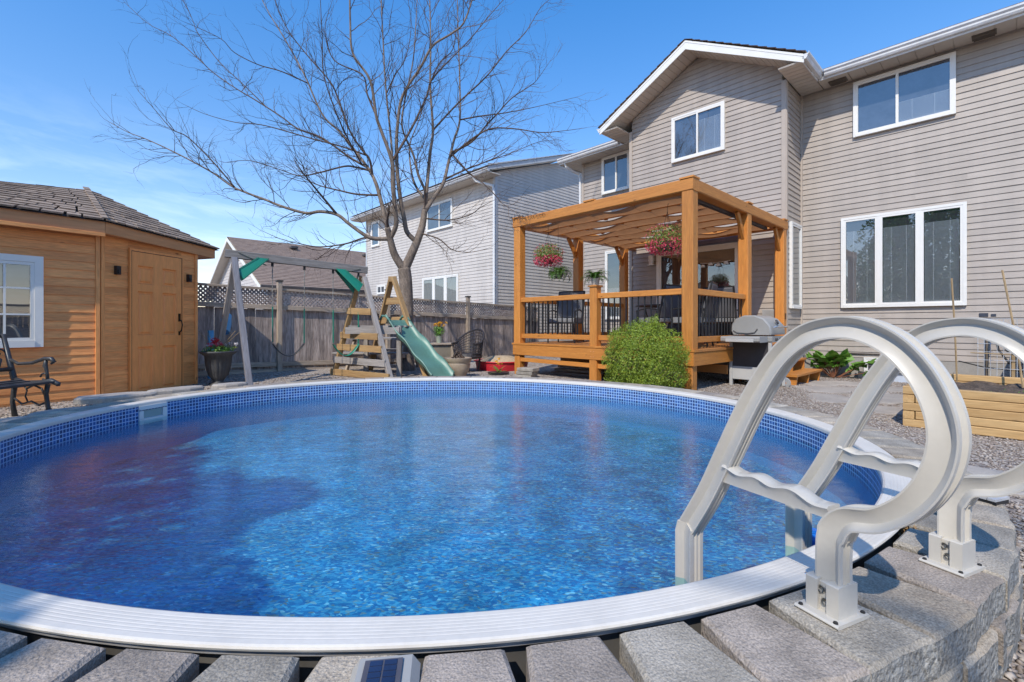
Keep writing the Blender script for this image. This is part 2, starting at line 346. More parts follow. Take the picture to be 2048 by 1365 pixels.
for i in range(len(offs) - 1):
    for j in range(NA): Fg.append((i * NA + j, i * NA + (j + 1) % NA, (i + 1) * NA + (j + 1) % NA, (i + 1) * NA + j))
me = npmesh('ground', np.array(Vg), np.array(Fg)[:, ::-1], GRAVEL, True)
tag(link('ground', me), 'gravel yard around the pool and house', kind='structure')

# loose gravel: real pebbles where they show largest
PEB = mat('pebble', (.40, .33, .28), .8, col2=(.17, .135, .115), scale=33, fine=.3, fscale=70, space='WORLD')
PEB2 = mat('pale_pebble', (.52, .46, .40), .8, col2=(.32, .27, .235), scale=33, fine=.2, fscale=70, space='WORLD')
def in_pool(x, y, off):
    dx, dy = x - PC.x, y - PC.y; a = (dx * pe1.x + dy * pe1.y) / (PA + off); b = (dx * pe2.x + dy * pe2.y) / (PB + off)
    return a * a + b * b < 1
def pebbles(name, n, region, m, s0, s1, lift=0.):
    base = np.array([(1, 0, 0), (.3, .95, 0), (-.81, .59, 0), (-.81, -.59, 0), (.3, -.95, 0), (.1, .05, .62), (0, 0, -.4)])
    tri = np.array([(0, 1, 5), (1, 2, 5), (2, 3, 5), (3, 4, 5), (4, 0, 5), (1, 0, 6), (2, 1, 6), (3, 2, 6), (4, 3, 6), (0, 4, 6)])
    pts = []
    while len(pts) < n:
        x = region[0] + rnd.random() * (region[1] - region[0]); y = region[2] + (rnd.random() ** 1.5) * (region[3] - region[2])
        if in_pool(x, y, .26 if len(region) < 5 else region[4]): continue
        if x > y * 1.25 + .4 or x < -y * 1.25 - .4: continue
        pts.append((x, y, gz(x, y) + .004 + lift))
    P = np.array(pts); k = len(P); s = s0 + (s1 - s0) * nr.rand(k) ** 1.6
    a = nr.rand(k) * 6.283; asp = .55 + .4 * nr.rand(k)
    B = np.repeat(base[None], k, 0) * np.stack([s, s * asp, s * (.6 + .3 * nr.rand(k))], 1)[:, None, :]
    B = B * (1 + .25 * (nr.rand(k, 7, 3) - .5))
    tilt = (nr.rand(k, 2) - .5) * .7
    x = B[..., 0] * np.cos(a)[:, None] - B[..., 1] * np.sin(a)[:, None]; y = B[..., 0] * np.sin(a)[:, None] + B[..., 1] * np.cos(a)[:, None]
    z = B[..., 2] + x * tilt[:, :1] + y * tilt[:, 1:]
    V = np.stack([x, y, z], -1) + P[:, None, :]
    F = (tri[None] + (np.arange(k) * 7)[:, None, None]).reshape(-1, 3)
    o = link(name, npmesh(name, V.reshape(-1, 3), F, m, True, 3)); return tag(o, None, None, kind='stuff')
o = pebbles('gravel', 26000, (1.2, 8.5, 1.0, 9.3), PEB, .009, .02); o['label'] = 'brown pea gravel between pool wall and house'
o = pebbles('gravel', 11000, (1.2, 8.5, 1.0, 9.3), PEB2, .008, .019, .003); o['label'] = 'pale pea gravel between pool wall and house'
o = pebbles('gravel', 5000, (-6., 1.5, 4.2, 9.2), PEB, .012, .024); o['label'] = 'grey gravel strip around shed and swing set'

# flat stepping stones in the gravel
def blob(r, n, seed, ex=1.0):
    q = random.Random(seed); return [(r * ex * (1 + .18 * (q.random() - .5)) * math.cos(6.283 * k / n), r * (1 + .2 * (q.random() - .5)) * math.sin(6.283 * k / n)) for k in range(n)]
def stone(name, x, y, r, h, rz, m, lab, cat, grp, seed, ex=1.0, parent=None, z=None):
    pl = blob(r, 10, seed, ex); mb = MB(); n = len(pl)
    vs = [(a, b, 0) for a, b in pl] + [(a * 1.0, b * 1.0, h * .75) for a, b in pl] + [(a * .93, b * .93, h) for a, b in pl]
    fs = [(i, (i + 1) % n, n + (i + 1) % n, n + i) for i in range(n)] + [(n + i, n + (i + 1) % n, 2 * n + (i + 1) % n, 2 * n + i) for i in range(n)] + [tuple(range(2 * n, 3 * n))]
    mb.add(vs, fs)
    o = mb.build(name, m); o.location = (x, y, (gz(x, y) if z is None else z) - .012); o.rotation_euler = (0, 0, rz)
    return tag(o, lab, cat, grp)
steps = [(5.35, 8.35, .36, 'pale flagstone nearest the foot of the wooden deck steps'), (5.9, 8.35, .32, 'pale flagstone beside the leafy green plant'), (4.75, 7.35, .38, 'broad flagstone in the gravel beyond the barbecue'),
         (5.45, 7.45, .34, 'flagstone in the middle of the gravel path'), (6.1, 7.6, .30, 'flagstone in front of the window well'), (4.3, 6.45, .36, 'flagstone between the barbecue and the pool coping'),
         (5.05, 6.55, .33, 'flagstone left of the raised timber bed corner'), (5.6, 6.75, .28, 'small flagstone behind the raised bed corner'), (4.55, 5.7, .30, 'nearest pale flagstone on the path to the pool'),
         (3.75, 2.95, .42, 'large grey flagstone in gravel before the raised bed'), (3.1, 3.2, .34, 'grey flagstone between pool coping and raised bed')]
for i, (x, y, r, lab) in enumerate(steps):
    stone('stepping_stone', x, y, r, .03, rnd.random() * 3, SLAB, lab, 'stepping stone', 'stepping stones in the gravel path', i, 1.25)

# ================================================================ POOL
pool = root('swimming_pool', (PC.x, PC.y, 0), 'round above ground pool with blue mosaic liner and white top rail', 'pool')
def prel(p, z): return (p.x - PC.x, p.y - PC.y, z)
def ring_mesh(name, prof, m, t0=0., t1=2 * math.pi, n=180, uvs=None, closed=True, smooth=False):
    """sweep profile [(off,z)] round the pool; uv = (arc length, profile length)"""
    k = len(prof); V = []; F = []; nn = n if closed else n + 1
    for j in range(nn):
        t = t0 + (t1 - t0) * j / n
        for o, z in prof: V.append(prel(pool_pt(t, o)[0], z))
    for j in range(n):
        a = j * k; b = ((j + 1) % nn) * k
        for i in range(k - 1): F.append((a + i, b + i, b + i + 1, a + i + 1))
    me = bpy.data.meshes.new(name); me.from_pydata(V, [], F)
    uv = me.uv_layers.new(name='uv'); pl = [0.]
    for i in range(1, k): pl.append(pl[-1] + math.hypot(prof[i][0] - prof[i - 1][0], prof[i][1] - prof[i - 1][1]))
    arc = [float(np.interp(t0 + (t1 - t0) * j / n, _ts, _arc)) for j in range(n + 1)]
    li = 0
    for j in range(n):
        for i in range(k - 1):
            for (jj, ii) in ((j, i), (j + 1, i), (j + 1, i + 1), (j, i + 1)):
                uv.data[li].uv = (arc[jj], pl[ii]); li += 1
    me.materials.append(m)
    if smooth: me.shade_smooth()
    return me
def tile_material():
    m, t, b = nodes('mosaic_tile_liner'); N = t.nodes.new; Lk = t.links.new
    u = N('ShaderNodeTexCoord'); mp_ = N('ShaderNodeMapping'); mp_.inputs['Location'].default_value = (.003, .004, 0); Lk(u.outputs['UV'], mp_.inputs[0])
    br = N('ShaderNodeTexBrick'); br.offset = 0; br.squash = 1
    br.inputs['Scale'].default_value = 1; br.inputs['Brick Width'].default_value = .033; br.inputs['Row Height'].default_value = .033
    br.inputs['Mortar Size'].default_value = .0042; br.inputs['Mortar Smooth'].default_value = .3; br.inputs['Bias'].default_value = -.1
    br.inputs['Color1'].default_value = (.006, .035, .16, 1); br.inputs['Color2'].default_value = (.02, .12, .42, 1); br.inputs['Mortar'].default_value = (.38, .56, .80, 1)
    Lk(mp_.outputs[0], br.inputs['Vector'])
    br2 = N('ShaderNodeTexBrick'); br2.offset = 0
    br2.inputs['Scale'].default_value = 1; br2.inputs['Brick Width'].default_value = .012; br2.inputs['Row Height'].default_value = .012
    br2.inputs['Mortar Size'].default_value = .0012; br2.inputs['Color1'].default_value = (.012, .13, .36, 1); br2.inputs['Color2'].default_value = (.03, .24, .52, 1); br2.inputs['Mortar'].default_value = (.05, .30, .56, 1)
    Lk(mp_.outputs[0], br2.inputs['Vector'])
    sx_ = N('ShaderNodeSeparateXYZ'); Lk(u.outputs['UV'], sx_.inputs[0])
    gt = N('ShaderNodeMath'); gt.operation = 'GREATER_THAN'; gt.inputs[1].default_value = .19; Lk(sx_.outputs['Y'], gt.inputs[0])
    mx_ = N('ShaderNodeMixRGB'); Lk(gt.outputs[0], mx_.inputs[0]); Lk(br.outputs['Color'], mx_.inputs[1]); Lk(br2.outputs['Color'], mx_.inputs[2])
    Lk(mx_.outputs[0], b.inputs['Base Color']); b.inputs['Roughness'].default_value = .35
    return m
def floor_material():
    m, t, b = nodes('printed_pebble_liner'); N = t.nodes.new; Lk = t.links.new
    g = N('ShaderNodeNewGeometry'); n0 = N('ShaderNodeTexNoise'); n0.inputs['Scale'].default_value = 9; n0.inputs['Detail'].default_value = 2
    Lk(g.outputs['Position'], n0.inputs['Vector'])
    sc_ = N('ShaderNodeVectorMath'); sc_.operation = 'SCALE'; sc_.inputs['Scale'].default_value = .06; Lk(n0.outputs['Color'], sc_.inputs[0])
    ad = N('ShaderNodeVectorMath'); ad.operation = 'ADD'; Lk(g.outputs['Position'], ad.inputs[0]); Lk(sc_.outputs[0], ad.inputs[1])
    st = N('ShaderNodeMapping'); st.inputs['Scale'].default_value = (1, 1.9, 1); st.inputs['Rotation'].default_value = (0, 0, .25); Lk(ad.outputs[0], st.inputs[0])
    v = N('ShaderNodeTexVoronoi'); v.inputs['Scale'].default_value = 52; Lk(st.outputs[0], v.inputs['Vector'])
    sp = N('ShaderNodeSeparateColor'); Lk(v.outputs['Color'], sp.inputs[0])
    cr = N('ShaderNodeValToRGB'); e = cr.color_ramp.elements; e[0].color = (.006, .11, .31, 1); e[1].color = (.32, .58, .76, 1)
    for p, c in ((.3, (.010, .16, .39)), (.55, (.026, .24, .48)), (.82, (.085, .35, .57)), (.92, (.16, .16, .17))):
        q = e.new(p); q.color = (*c, 1)
    Lk(sp.outputs[0], cr.inputs[0])
    n1 = N('ShaderNodeTexNoise'); n1.inputs['Scale'].default_value = 5; n1.inputs['Detail'].default_value = 5; Lk(ad.outputs[0], n1.inputs['Vector'])
    mr = N('ShaderNodeMapRange'); mr.inputs['From Min'].default_value = .3; mr.inputs['From Max'].default_value = .7; mr.inputs['To Min'].default_value = .7; mr.inputs['To Max'].default_value = 1.3
    Lk(n1.outputs['Fac'], mr.inputs['Value'])
    vm = N('ShaderNodeVectorMath'); vm.operation = 'SCALE'; Lk(cr.outputs[0], vm.inputs[0]); Lk(mr.outputs[0], vm.inputs['Scale'])
    Lk(vm.outputs[0], b.inputs['Base Color']); b.inputs['Roughness'].default_value = .8; return m
TILE, PFLOOR = tile_material(), floor_material()
link('liner_wall', ring_mesh('liner_wall', [(-.125, .30), (-.125, WATZ - .05), (-.125, -.10), (-.2, -.14)], TILE, n=200), pool)
V = [(0, 0, -.14)]; F = []
for j in range(96): V.append(prel(pool_pt(2 * math.pi * j / 96, -.2)[0], -.14))
for j in range(96): F.append((0, 1 + j, 1 + (j + 1) % 96))
me = bpy.data.meshes.new('liner_floor'); me.from_pydata(V, [], F); me.materials.append(PFLOOR); link('liner_floor', me, pool)
link('steel_wall', ring_mesh('steel_wall', [(-.055, .295), (-.055, .02)], STEEL), pool)
# top rail: separate ribbed lengths with end caps and screws
RP = [(-.026, .300), (-.016, .307), (-.0125, .314), (-.0145, .3195), (-.020, RIMZ)]
for k in range(6): a = -.036 - k * .0125; RP += [(a, RIMZ), (a - .003, RIMZ - .0007), (a - .006, RIMZ), (a - .009, RIMZ)]
RP += [(-.118, RIMZ), (-.126, .318), (-.130, .308), (-.130, .290)]
NSEG = 6; t_joint = 0.0
# a joint lies beside the ladder
best = min(range(2001), key=lambda i: (_pp[i][0] - .87) ** 2 + (_pp[i][1] - 1.44) ** 2); S0 = float(_arc[best])
for k in range(NSEG):
    a = t_at(S0 + PER * k / NSEG); b = t_at(S0 + PER * (k + 1) / NSEG)
    if b < a: b += 2 * math.pi
    g = .0002
    seg = link('top_rail', ring_mesh('top_rail', RP, RAILR, a + g, b - g, 44, closed=False), pool)
    lip = MB()
    for tt in (a + .012, b - .012):
        p, n = pool_pt(tt, -.03); q = prel(p, RIMZ)
        MB().lathe([(.0001, .002), (.004, .002), (.0055, 0)], 8).build('screw', CHROME, seg, q)
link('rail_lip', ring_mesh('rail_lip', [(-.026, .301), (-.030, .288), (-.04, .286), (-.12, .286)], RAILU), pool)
# skimmer opening in the far-left wall: white frame with a pale flap
ts = min(_ts, key=lambda t: (pool_pt(t, -.125)[0] - Vector((-3.12, 4.42))).length)
p, n = pool_pt(ts, -.13); M = Matrix.Translation(prel(p, .205)) @ Matrix.Rotation(math.atan2(n.y, n.x) - math.pi / 2, 4, 'Z')
mb = MB(); fw, fh = .27, .17
for (cx_, cz_, w_, h_) in ((0, fh / 2 - .018, fw, .036), (0, -fh / 2 + .025, fw, .05), (-fw / 2 + .02, 0, .04, fh - .09), (fw / 2 - .02, 0, .04, fh - .09)): mb.box((cx_, -.005, cz_), (w_, .016, h_))
sk = mb.build('skimmer_frame', WHITE, pool, M)
MB().box((0, .002, .005), (fw - .09, .006, fh - .1)).build('skimmer_flap', mat('skimmer_flap_grey', (.30, .38, .36), .5), sk)
mb = MB()
for x in (-.11, -.05, .01, .07, .115): mb.lathe([(.0001, .0), (.004, 0)], 6, (x, -.015, fh / 2 - .018))
# ---- water
def water_material():
    m, t, b = nodes('pool_water'); t.nodes.remove(b); N = t.nodes.new; Lk = t.links.new
    g = N('ShaderNodeNewGeometry')
    mpn = N('ShaderNodeMapping'); mpn.inputs['Scale'].default_value = (1, 2.3, 1); mpn.inputs['Rotation'].default_value = (0, 0, .2); Lk(g.outputs['Position'], mpn.inputs[0])
    n1 = N('ShaderNodeTexNoise'); n1.inputs['Scale'].default_value = 7; n1.inputs['Detail'].default_value = 5; n1.inputs['Roughness'].default_value = .6; n1.inputs['Distortion'].default_value = .6
    n2 = N('ShaderNodeTexNoise'); n2.inputs['Scale'].default_value = 26; n2.inputs['Detail'].default_value = 3
    Lk(mpn.outputs[0], n1.inputs['Vector']); Lk(mpn.outputs[0], n2.inputs['Vector'])
    b1 = N('ShaderNodeBump'); b1.inputs['Strength'].default_value = .5; b1.inputs['Distance'].default_value = .007; Lk(n1.outputs['Fac'], b1.inputs['Height'])
    b2 = N('ShaderNodeBump'); b2.inputs['Strength'].default_value = .4; b2.inputs['Distance'].default_value = .0026; Lk(n2.outputs['Fac'], b2.inputs['Height']); Lk(b1.outputs[0], b2.inputs['Normal'])
    tr = N('ShaderNodeBsdfTransparent'); tr.inputs[0].default_value = (.66, .93, .96, 1)
    gl = N('ShaderNodeBsdfGlossy'); gl.inputs['Roughness'].default_value = .03; Lk(b2.outputs[0], gl.inputs['Normal'])
    lw = N('ShaderNodeLayerWeight'); Lk(b2.outputs[0], lw.inputs['Normal'])
    pw_ = N('ShaderNodeMath'); pw_.operation = 'POWER'; pw_.inputs[1].default_value = 3.8; Lk(lw.outputs['Facing'], pw_.inputs[0])
    fr = N('ShaderNodeMapRange'); fr.inputs['To Min'].default_value = .06; fr.inputs['To Max'].default_value = 1.0; Lk(pw_.outputs[0], fr.inputs['Value'])
    ms = N('ShaderNodeMixShader'); Lk(fr.outputs[0], ms.inputs[0]); Lk(tr.outputs[0], ms.inputs[1]); Lk(gl.outputs[0], ms.inputs[2])
    Lk(ms.outputs[0], t.nodes['Material Output'].inputs['Surface']); return m
V = [(PC.x, PC.y, WATZ)]; F = []
for j in range(128): p, _n = pool_pt(2 * math.pi * j / 128, -.124); V.append((p.x, p.y, WATZ))
for j in range(128): F.append((0, 1 + j, 1 + (j + 1) % 128))
me = bpy.data.meshes.new('water'); me.from_pydata(V, [], F); me.materials.append(water_material())
tag(link('water', me), 'rippled blue pool water', kind='structure')

# ================================================================ RETAINING WALL ROUND THE POOL
ring = root('retaining_wall', (PC.x, PC.y, 0), 'curved grey concrete block wall ringing the pool with open gaps between caps', 'wall')
def block_mesh(wi, wo_, dp, h, m, seed, split=True):
    q = random.Random(seed); ch = .010; mb = MB()
    def sect(d, w, z): return [(-w / 2, d, z), (w / 2, d, z)]
    # top polygon chamfered, rough outer face
    I = .0; O = dp
    def pt(x, y, z): return (x, y, z)
    a = [(-wi / 2, I), (wi / 2, I)]
    NF = 6
    outer = [(wo_ / 2 - wo_ * k / NF, O + (q.random() - .5) * .012) for k in range(NF + 1)]
    pl = a + outer; n = len(pl); cx_, cy_ = 0, dp / 2
    def ins(p, c): x, y = p; return (x - math.copysign(min(abs(x), c), x), y + (c if y < cy_ else -c))
    vs = [(x, y, -h) for x, y in pl] + [(x, y, -ch) for x, y in pl] + [(*ins(p, ch), 0) for p in pl]
    fs = [(i, (i + 1) % n, n + (i + 1) % n, n + i) for i in range(n)] + [(n + i, n + (i + 1) % n, 2 * n + (i + 1) % n, 2 * n + i) for i in range(n)] + [tuple(range(2 * n, 3 * n))]
    mb.add(vs, [f for f in fs])
    me = mb.mesh('block', m)
    if split:
        me.materials.append(SPLIT)
        for i in range(2, n - 1): me.polygons[i].material_index = 1
    me.flip_normals() if False else None
    return me
bm_var = [block_mesh(.180, .256, .27, .098, mm_, s_) for s_, mm_ in enumerate((BLOCK, BLOCKT, BLOCKP, BLOCK, BLOCKP, BLOCKT))]
NB = 78; sB = None
bs = min(range(2001), key=lambda i: (_pp[i][0] + .107) ** 2 + (_pp[i][1] - 1.058) ** 2); sB = float(_arc[bs])
pitch = PER / NB
for c in range(3):
    for k in range(NB):
        s = sB + pitch * (k + .5 * (c == 1)); t = t_at(s); p, n = pool_pt(t, -.004 + .006 * (rnd.random() - .5))
        if c > 0 and not (n.x > .25 or n.y < -.8): continue
        if c == 0 and n.x < -.35 and n.y > -.1: pass
        zz = BLKZ - .1015 * c + (rnd.random() - .5) * .004
        M = Matrix.Translation(prel(p + n * (.0 if c == 0 else .012), zz)) @ Matrix.Rotation(math.atan2(n.y, n.x) - math.pi / 2 + (rnd.random() - .5) * .02, 4, 'Z')
        link('block', bm_var[rnd.randrange(6)], ring, M)
# solar lamp lying on one cap
RZQ = Matrix.Rotation(R(90), 4, 'Z')
p, n = pool_pt(t_at(sB), .03)
sol = root('solar_lamp', (-.235, .965, BLKZ), 'small silver solar lamp lying on a block cap at the pool edge', 'solar lamp', rz=-.12)
MB().prism([(-.072, 0), (-.055, .022), (.055, .022), (.072, 0)], -.06, .06).build('housing', mat('silver_plastic', (.40, .39, .37), .35, var=.08), sol, RZQ)
MB().box((-.003, 0, .0245), (.078, .092, .005)).build('bezel', mat('grey_bezel', (.10, .095, .115), .4), sol)
mb = MB()
for i in range(2):
    for j in range(5): mb.box((-.018 + .030 * i, -.034 + .0168 * j, .0278), (.026, .0145, .0015))
mb.build('solar_cells', mat('solar_cell', (.02, .035, .09), .12, var=.3), sol)
sol.rotation_euler = (0, 0, R(8)); sol.location = (-.262, .955, BLKZ)
lampb = root('ledge_lamp', (2.0, 1.97, BLKZ), 'pale ribbed lamp tile on the coping behind the far ladder foot', 'lamp', rz=R(20))
for q in range(3): MB().box((.0, -.03 + .03 * q, .02 + .0 * q), (.10, .026, .010)).build('slat', GREYTRIM, lampb)
MB().box((0, 0, .007), (.09, .085, .014)).build('base', BLACKM, lampb)
# slabs laid on the ring at the shed side
for i, (x, y, r, ex, rz, lab) in enumerate([(-3.98, 4.72, .17, 2.0, .75, 'rounded pale coping slab at the foot of the shed corner'), (-3.72, 5.22, .12, 2.3, .95, 'long pale coping slab before the shed door'),
        (-3.38, 5.62, .10, 2.0, .85, 'short speckled coping slab below the shed door'), (-3.95, 4.15, .15, 1.6, .9, 'bluish flat slab in front of the bench'), (-4.0, 3.7, .16, 1.5, 1.1, 'grey slab below the bench seat')]):
    stone('coping_slab', x, y, r, .06 if i < 3 else .04, rz, SLAB, lab, 'stone slab', 'loose slabs on the pool coping by the shed', 40 + i, ex, z=BLKZ - .01 if i < 3 else .27)

# ================================================================ LADDER
P1 = Vector((.834, 1.22)); LN = Vector((.9142, .4053)); LS = Vector((-.4053, .9142)); SP = .5786
lad = root('pool_ladder', (P1.x, P1.y, BLKZ), 'white resin pool ladder with two looped handrails straddling the rail', 'ladder', rz=math.atan2(LS.y, LS.x))
# local: x = across the pool wall (into the water), y = -LN side ... local y axis points away from the second rail
def catmull(P, n=6):
    P = [Vector(p) for p in P]; out = []
    for i in range(len(P) - 1):
        a, b, c, d = P[max(i - 1, 0)], P[i], P[i + 1], P[min(i + 2, len(P) - 1)]
        for j in range(n):
            t = j / n; out.append(.5 * ((2 * b) + (c - a) * t + (2 * a - 5 * b + 4 * c - d) * t * t + (3 * b - a - 3 * c + d) * t ** 3))
    out.append(P[-1]); return out
def sweep(path, widths, thick, m, name, parent, y0=0.):
    """channel section swept along a path in the (x,z) plane: raised lips, recessed web, grooved edges"""
    k = len(path); V = []; F = []
    for i in range(k):
        d = path[min(i + 1, k - 1)] - path[max(i - 1, 0)]; d.normalize(); nn_ = Vector((-d.y, d.x)); w = widths[i] / 2; T = thick / 2
        e = min(.012, w * .30)
        pr = [(-w, -T), (-w + e * .5, -T), (-w + e, -T + .004), (w * .16, -T + .017), (w * .30, -T + .0172), (w - e, -T + .004), (w - e * .5, -T), (w, -T),
              (w, -T * .55), (w - .006, -T * .45), (w - .006, -T * .12), (w, 0), (w - .006, T * .12), (w - .006, T * .45), (w, T * .55),
              (w, T), (w - e * .5, T), (w - e, T - .004), (w * .30, T - .0172), (w * .16, T - .017), (-w + e, T - .004), (-w + e * .5, T), (-w, T),
              (-w, T * .55), (-w + .006, T * .45), (-w + .006, T * .12), (-w, 0), (-w + .006, -T * .12), (-w + .006, -T * .45), (-w, -T * .55)]
        for a, b in pr: q = path[i] + nn_ * a; V.append((q.x, y0 + b, q.y))
    K = 30
    for i in range(k - 1):
        for j in range(K): F.append((i * K + j, i * K + (j + 1) % K, (i + 1) * K + (j + 1) % K, (i + 1) * K + j))
    F += [tuple(range(K - 1, -1, -1)), tuple(range((k - 1) * K, k * K))]
    mb = MB().add(V, F); return mb.build(name, m, parent, smooth=38)
zb = BLKZ
def side_rail(y0):
    loop = [(-.012, .395), (-.012, .47), (-.018, .520), (-.050, .568), (-.12, .594), (-.185, .650), (-.228, .722), (-.246, .800), (-.238, .870), (-.208, .940), (-.160, .998), (-.100, 1.033), (-.036, 1.044), (.040, 1.028), (.104, .985), (.162, .915), (.236, .790), (.315, .632), (.39, .484), (.478, .338)]
    pth = catmull([Vector((a, b - zb)) for a, b in loop], 6); wd = []
    for q in pth:
        s_, z_ = q.x, q.y + zb
        if z_ < .52 and s_ < .1: w = .062
        elif s_ > .10: w = .056 + .010 * sm((s_ - .10) / .2)
        else: w = .056 + .012 * sm((.60 - z_) / .08) * (1 if s_ > -.15 else .3)
        wd.append(w)
    rail = sweep(pth, wd, .050, RESIN, 'side_rail', lad, y0)
    low = sweep([Vector((.474, .352 - zb)), Vector((.482, .320 - zb)), Vector((.482, -.135 - zb))], [.066, .072, .072], .058, RESIN, 'lower_leg', rail, y0)
    # wavy grip bar
    top = []; bot = []
    for i in range(33):
        s_ = .318 - .33 * i / 32; zt = .600 - .016 * sm((i - 24) / 8) + .0055 * math.sin(i / 32 * 6.283 * 3.0 + 1.2) - zb; top.append((s_, zt)); bot.append((s_, .549 - zb + (0.006 * i / 32)))
    V = []; F = []; n = len(top)
    for sgn in (-1, 1):
        for k in range(n): V += [(top[k][0], y0 + sgn * .027, top[k][1] - .006), (top[k][0], y0 + sgn * .022, top[k][1]), (top[k][0], y0 + sgn * .018, top[k][1] - .020), (bot[k][0], y0 + sgn * .018, bot[k][1])]
    for k in range(n - 1):
        a = k * 4; b = a + 4; c = n * 4 + a; d = c + 4
        F += [(a, b, b + 1, a + 1), (a + 1, b + 1, d + 1, c + 1), (c + 1, d + 1, d, c), (a + 2, b + 2, b, a), (c, d, d + 2, c + 2), (a + 3, b + 3, b + 2, a + 2), (c + 2, d + 2, d + 3, c + 3), (a + 3, c + 3, d + 3, b + 3)]
    e0 = (n - 1) * 4; e1 = n * 4 + e0
    F += [(e0 + 1, e0, e0 + 2, e0 + 3, e1 + 3, e1 + 2, e1, e1 + 1), (0, 1, n * 4 + 1, n * 4, n * 4 + 2, n * 4 + 3, 3, 2)]
    MB().add(V, F).build('grip_bar', RESIN, rail, smooth=50)
    # foot socket and base plate
    mb = MB(); mb.box((-.006, y0, .005), (.110, .128, .010), None, .004)
    for sx_ in (-1, 1): mb.box((-.006 + sx_ * .026, y0, .047), (.030, .076, .084), None, .003)
    mb.box((-.006, y0, .045), (.03, .058, .078), None, .002)
    ft = mb.build('base_socket', RESIN, rail)
    mb = MB()
    for a, b in ((-.044, -.054), (.044, -.054), (-.044, .054), (.044, .054)): mb.lathe([(.0001, .014), (.005, .014), (.006, .010)], 8, (-.006 + a, y0 + b, 0))
    mb.build('plate_bolt', BLACKM, rail)
    mb = MB()
    for x, z in ((-.001, .064), (-.010, .036)):
        for r0, r1, yy in ((.0001, .0095, .0245), (.005, .007, .028)):
            vs = []; nn_ = 14
            for j in range(nn_): t = 6.283 * j / nn_; vs.append((x + r1 * math.cos(t), y0 + yy, z + r1 * math.sin(t)))
            for j in range(nn_): t = 6.283 * j / nn_; vs.append((x + r1 * math.cos(t), y0 + yy + .008, z + r1 * math.sin(t)))
            mb.add(vs, [tuple(range(nn_)), *[(j, (j + 1) % nn_, nn_ + (j + 1) % nn_, nn_ + j) for j in range(nn_)]])
    mb.build('hex_bolt', CHROME, rail)
    return rail
side_rail(0.018); side_rail(.018 - SP)
for i, z in enumerate((.05, -.08)):
    mb = MB(); mb.box((.46, -SP / 2, z - zb), (.20, SP - .10, .04), None, .008)
    for q in range(5): mb.box((.39 + .035 * q, -SP / 2, z - zb + .022), (.012, SP - .14, .006))
    mb.build('step', RESIN, lad)
fl = root('chlorine_floater', (1.235, 1.93, WATZ), 'blue round chlorine floater bobbing beside the ladder', 'floater')
MB().lathe([(.0001, .045), (.030, .042), (.046, .028), (.05, .008), (.046, -.012), (.03, -.03), (.0001, -.032)], 20).build('float_body', BLUE, fl, smooth=True)
MB().lathe([(.0001, .056), (.016, .056), (.018, .045)], 12).build('cap', BLUE, fl, smooth=30)
MB().lathe([(.022, -.03), (.022, -.12), (.0001, -.122)], 12).build('cartridge', mat('pale_plastic', (.5, .55, .6), .4), fl)

# dry leaves caught between the rail and the blocks
dl = []
for k in range(260):
    a = rnd.random() * 6.283; c = Vector((1.50 + rnd.gauss(0, .035), 1.80 + rnd.gauss(0, .035), .255 + rnd.random() * .05)); dl.append(c)
r_ = np.random.RandomState(4); C = np.array([c[:] for c in dl]); d1 = r_.normal(size=(260, 3)); d1 /= np.linalg.norm(d1, axis=1)[:, None]; d2 = np.cross(d1, r_.normal(size=(260, 3))); d2 /= np.linalg.norm(d2, axis=1)[:, None]; s_ = .012
V = np.stack([C - d1 * s_, C - d2 * s_ * .45, C + d1 * s_, C + d2 * s_ * .45], 1).reshape(-1, 3)
o = link('dry_leaves', npmesh('dry_leaves', V, np.arange(4 * 260).reshape(-1, 4), mat('dry_leaf', (.36, .24, .12), .8, col2=(.20, .12, .06), scale=40, space='WORLD'))); tag(o, 'tuft of dry tan leaves caught beside the pool rail', kind='stuff')
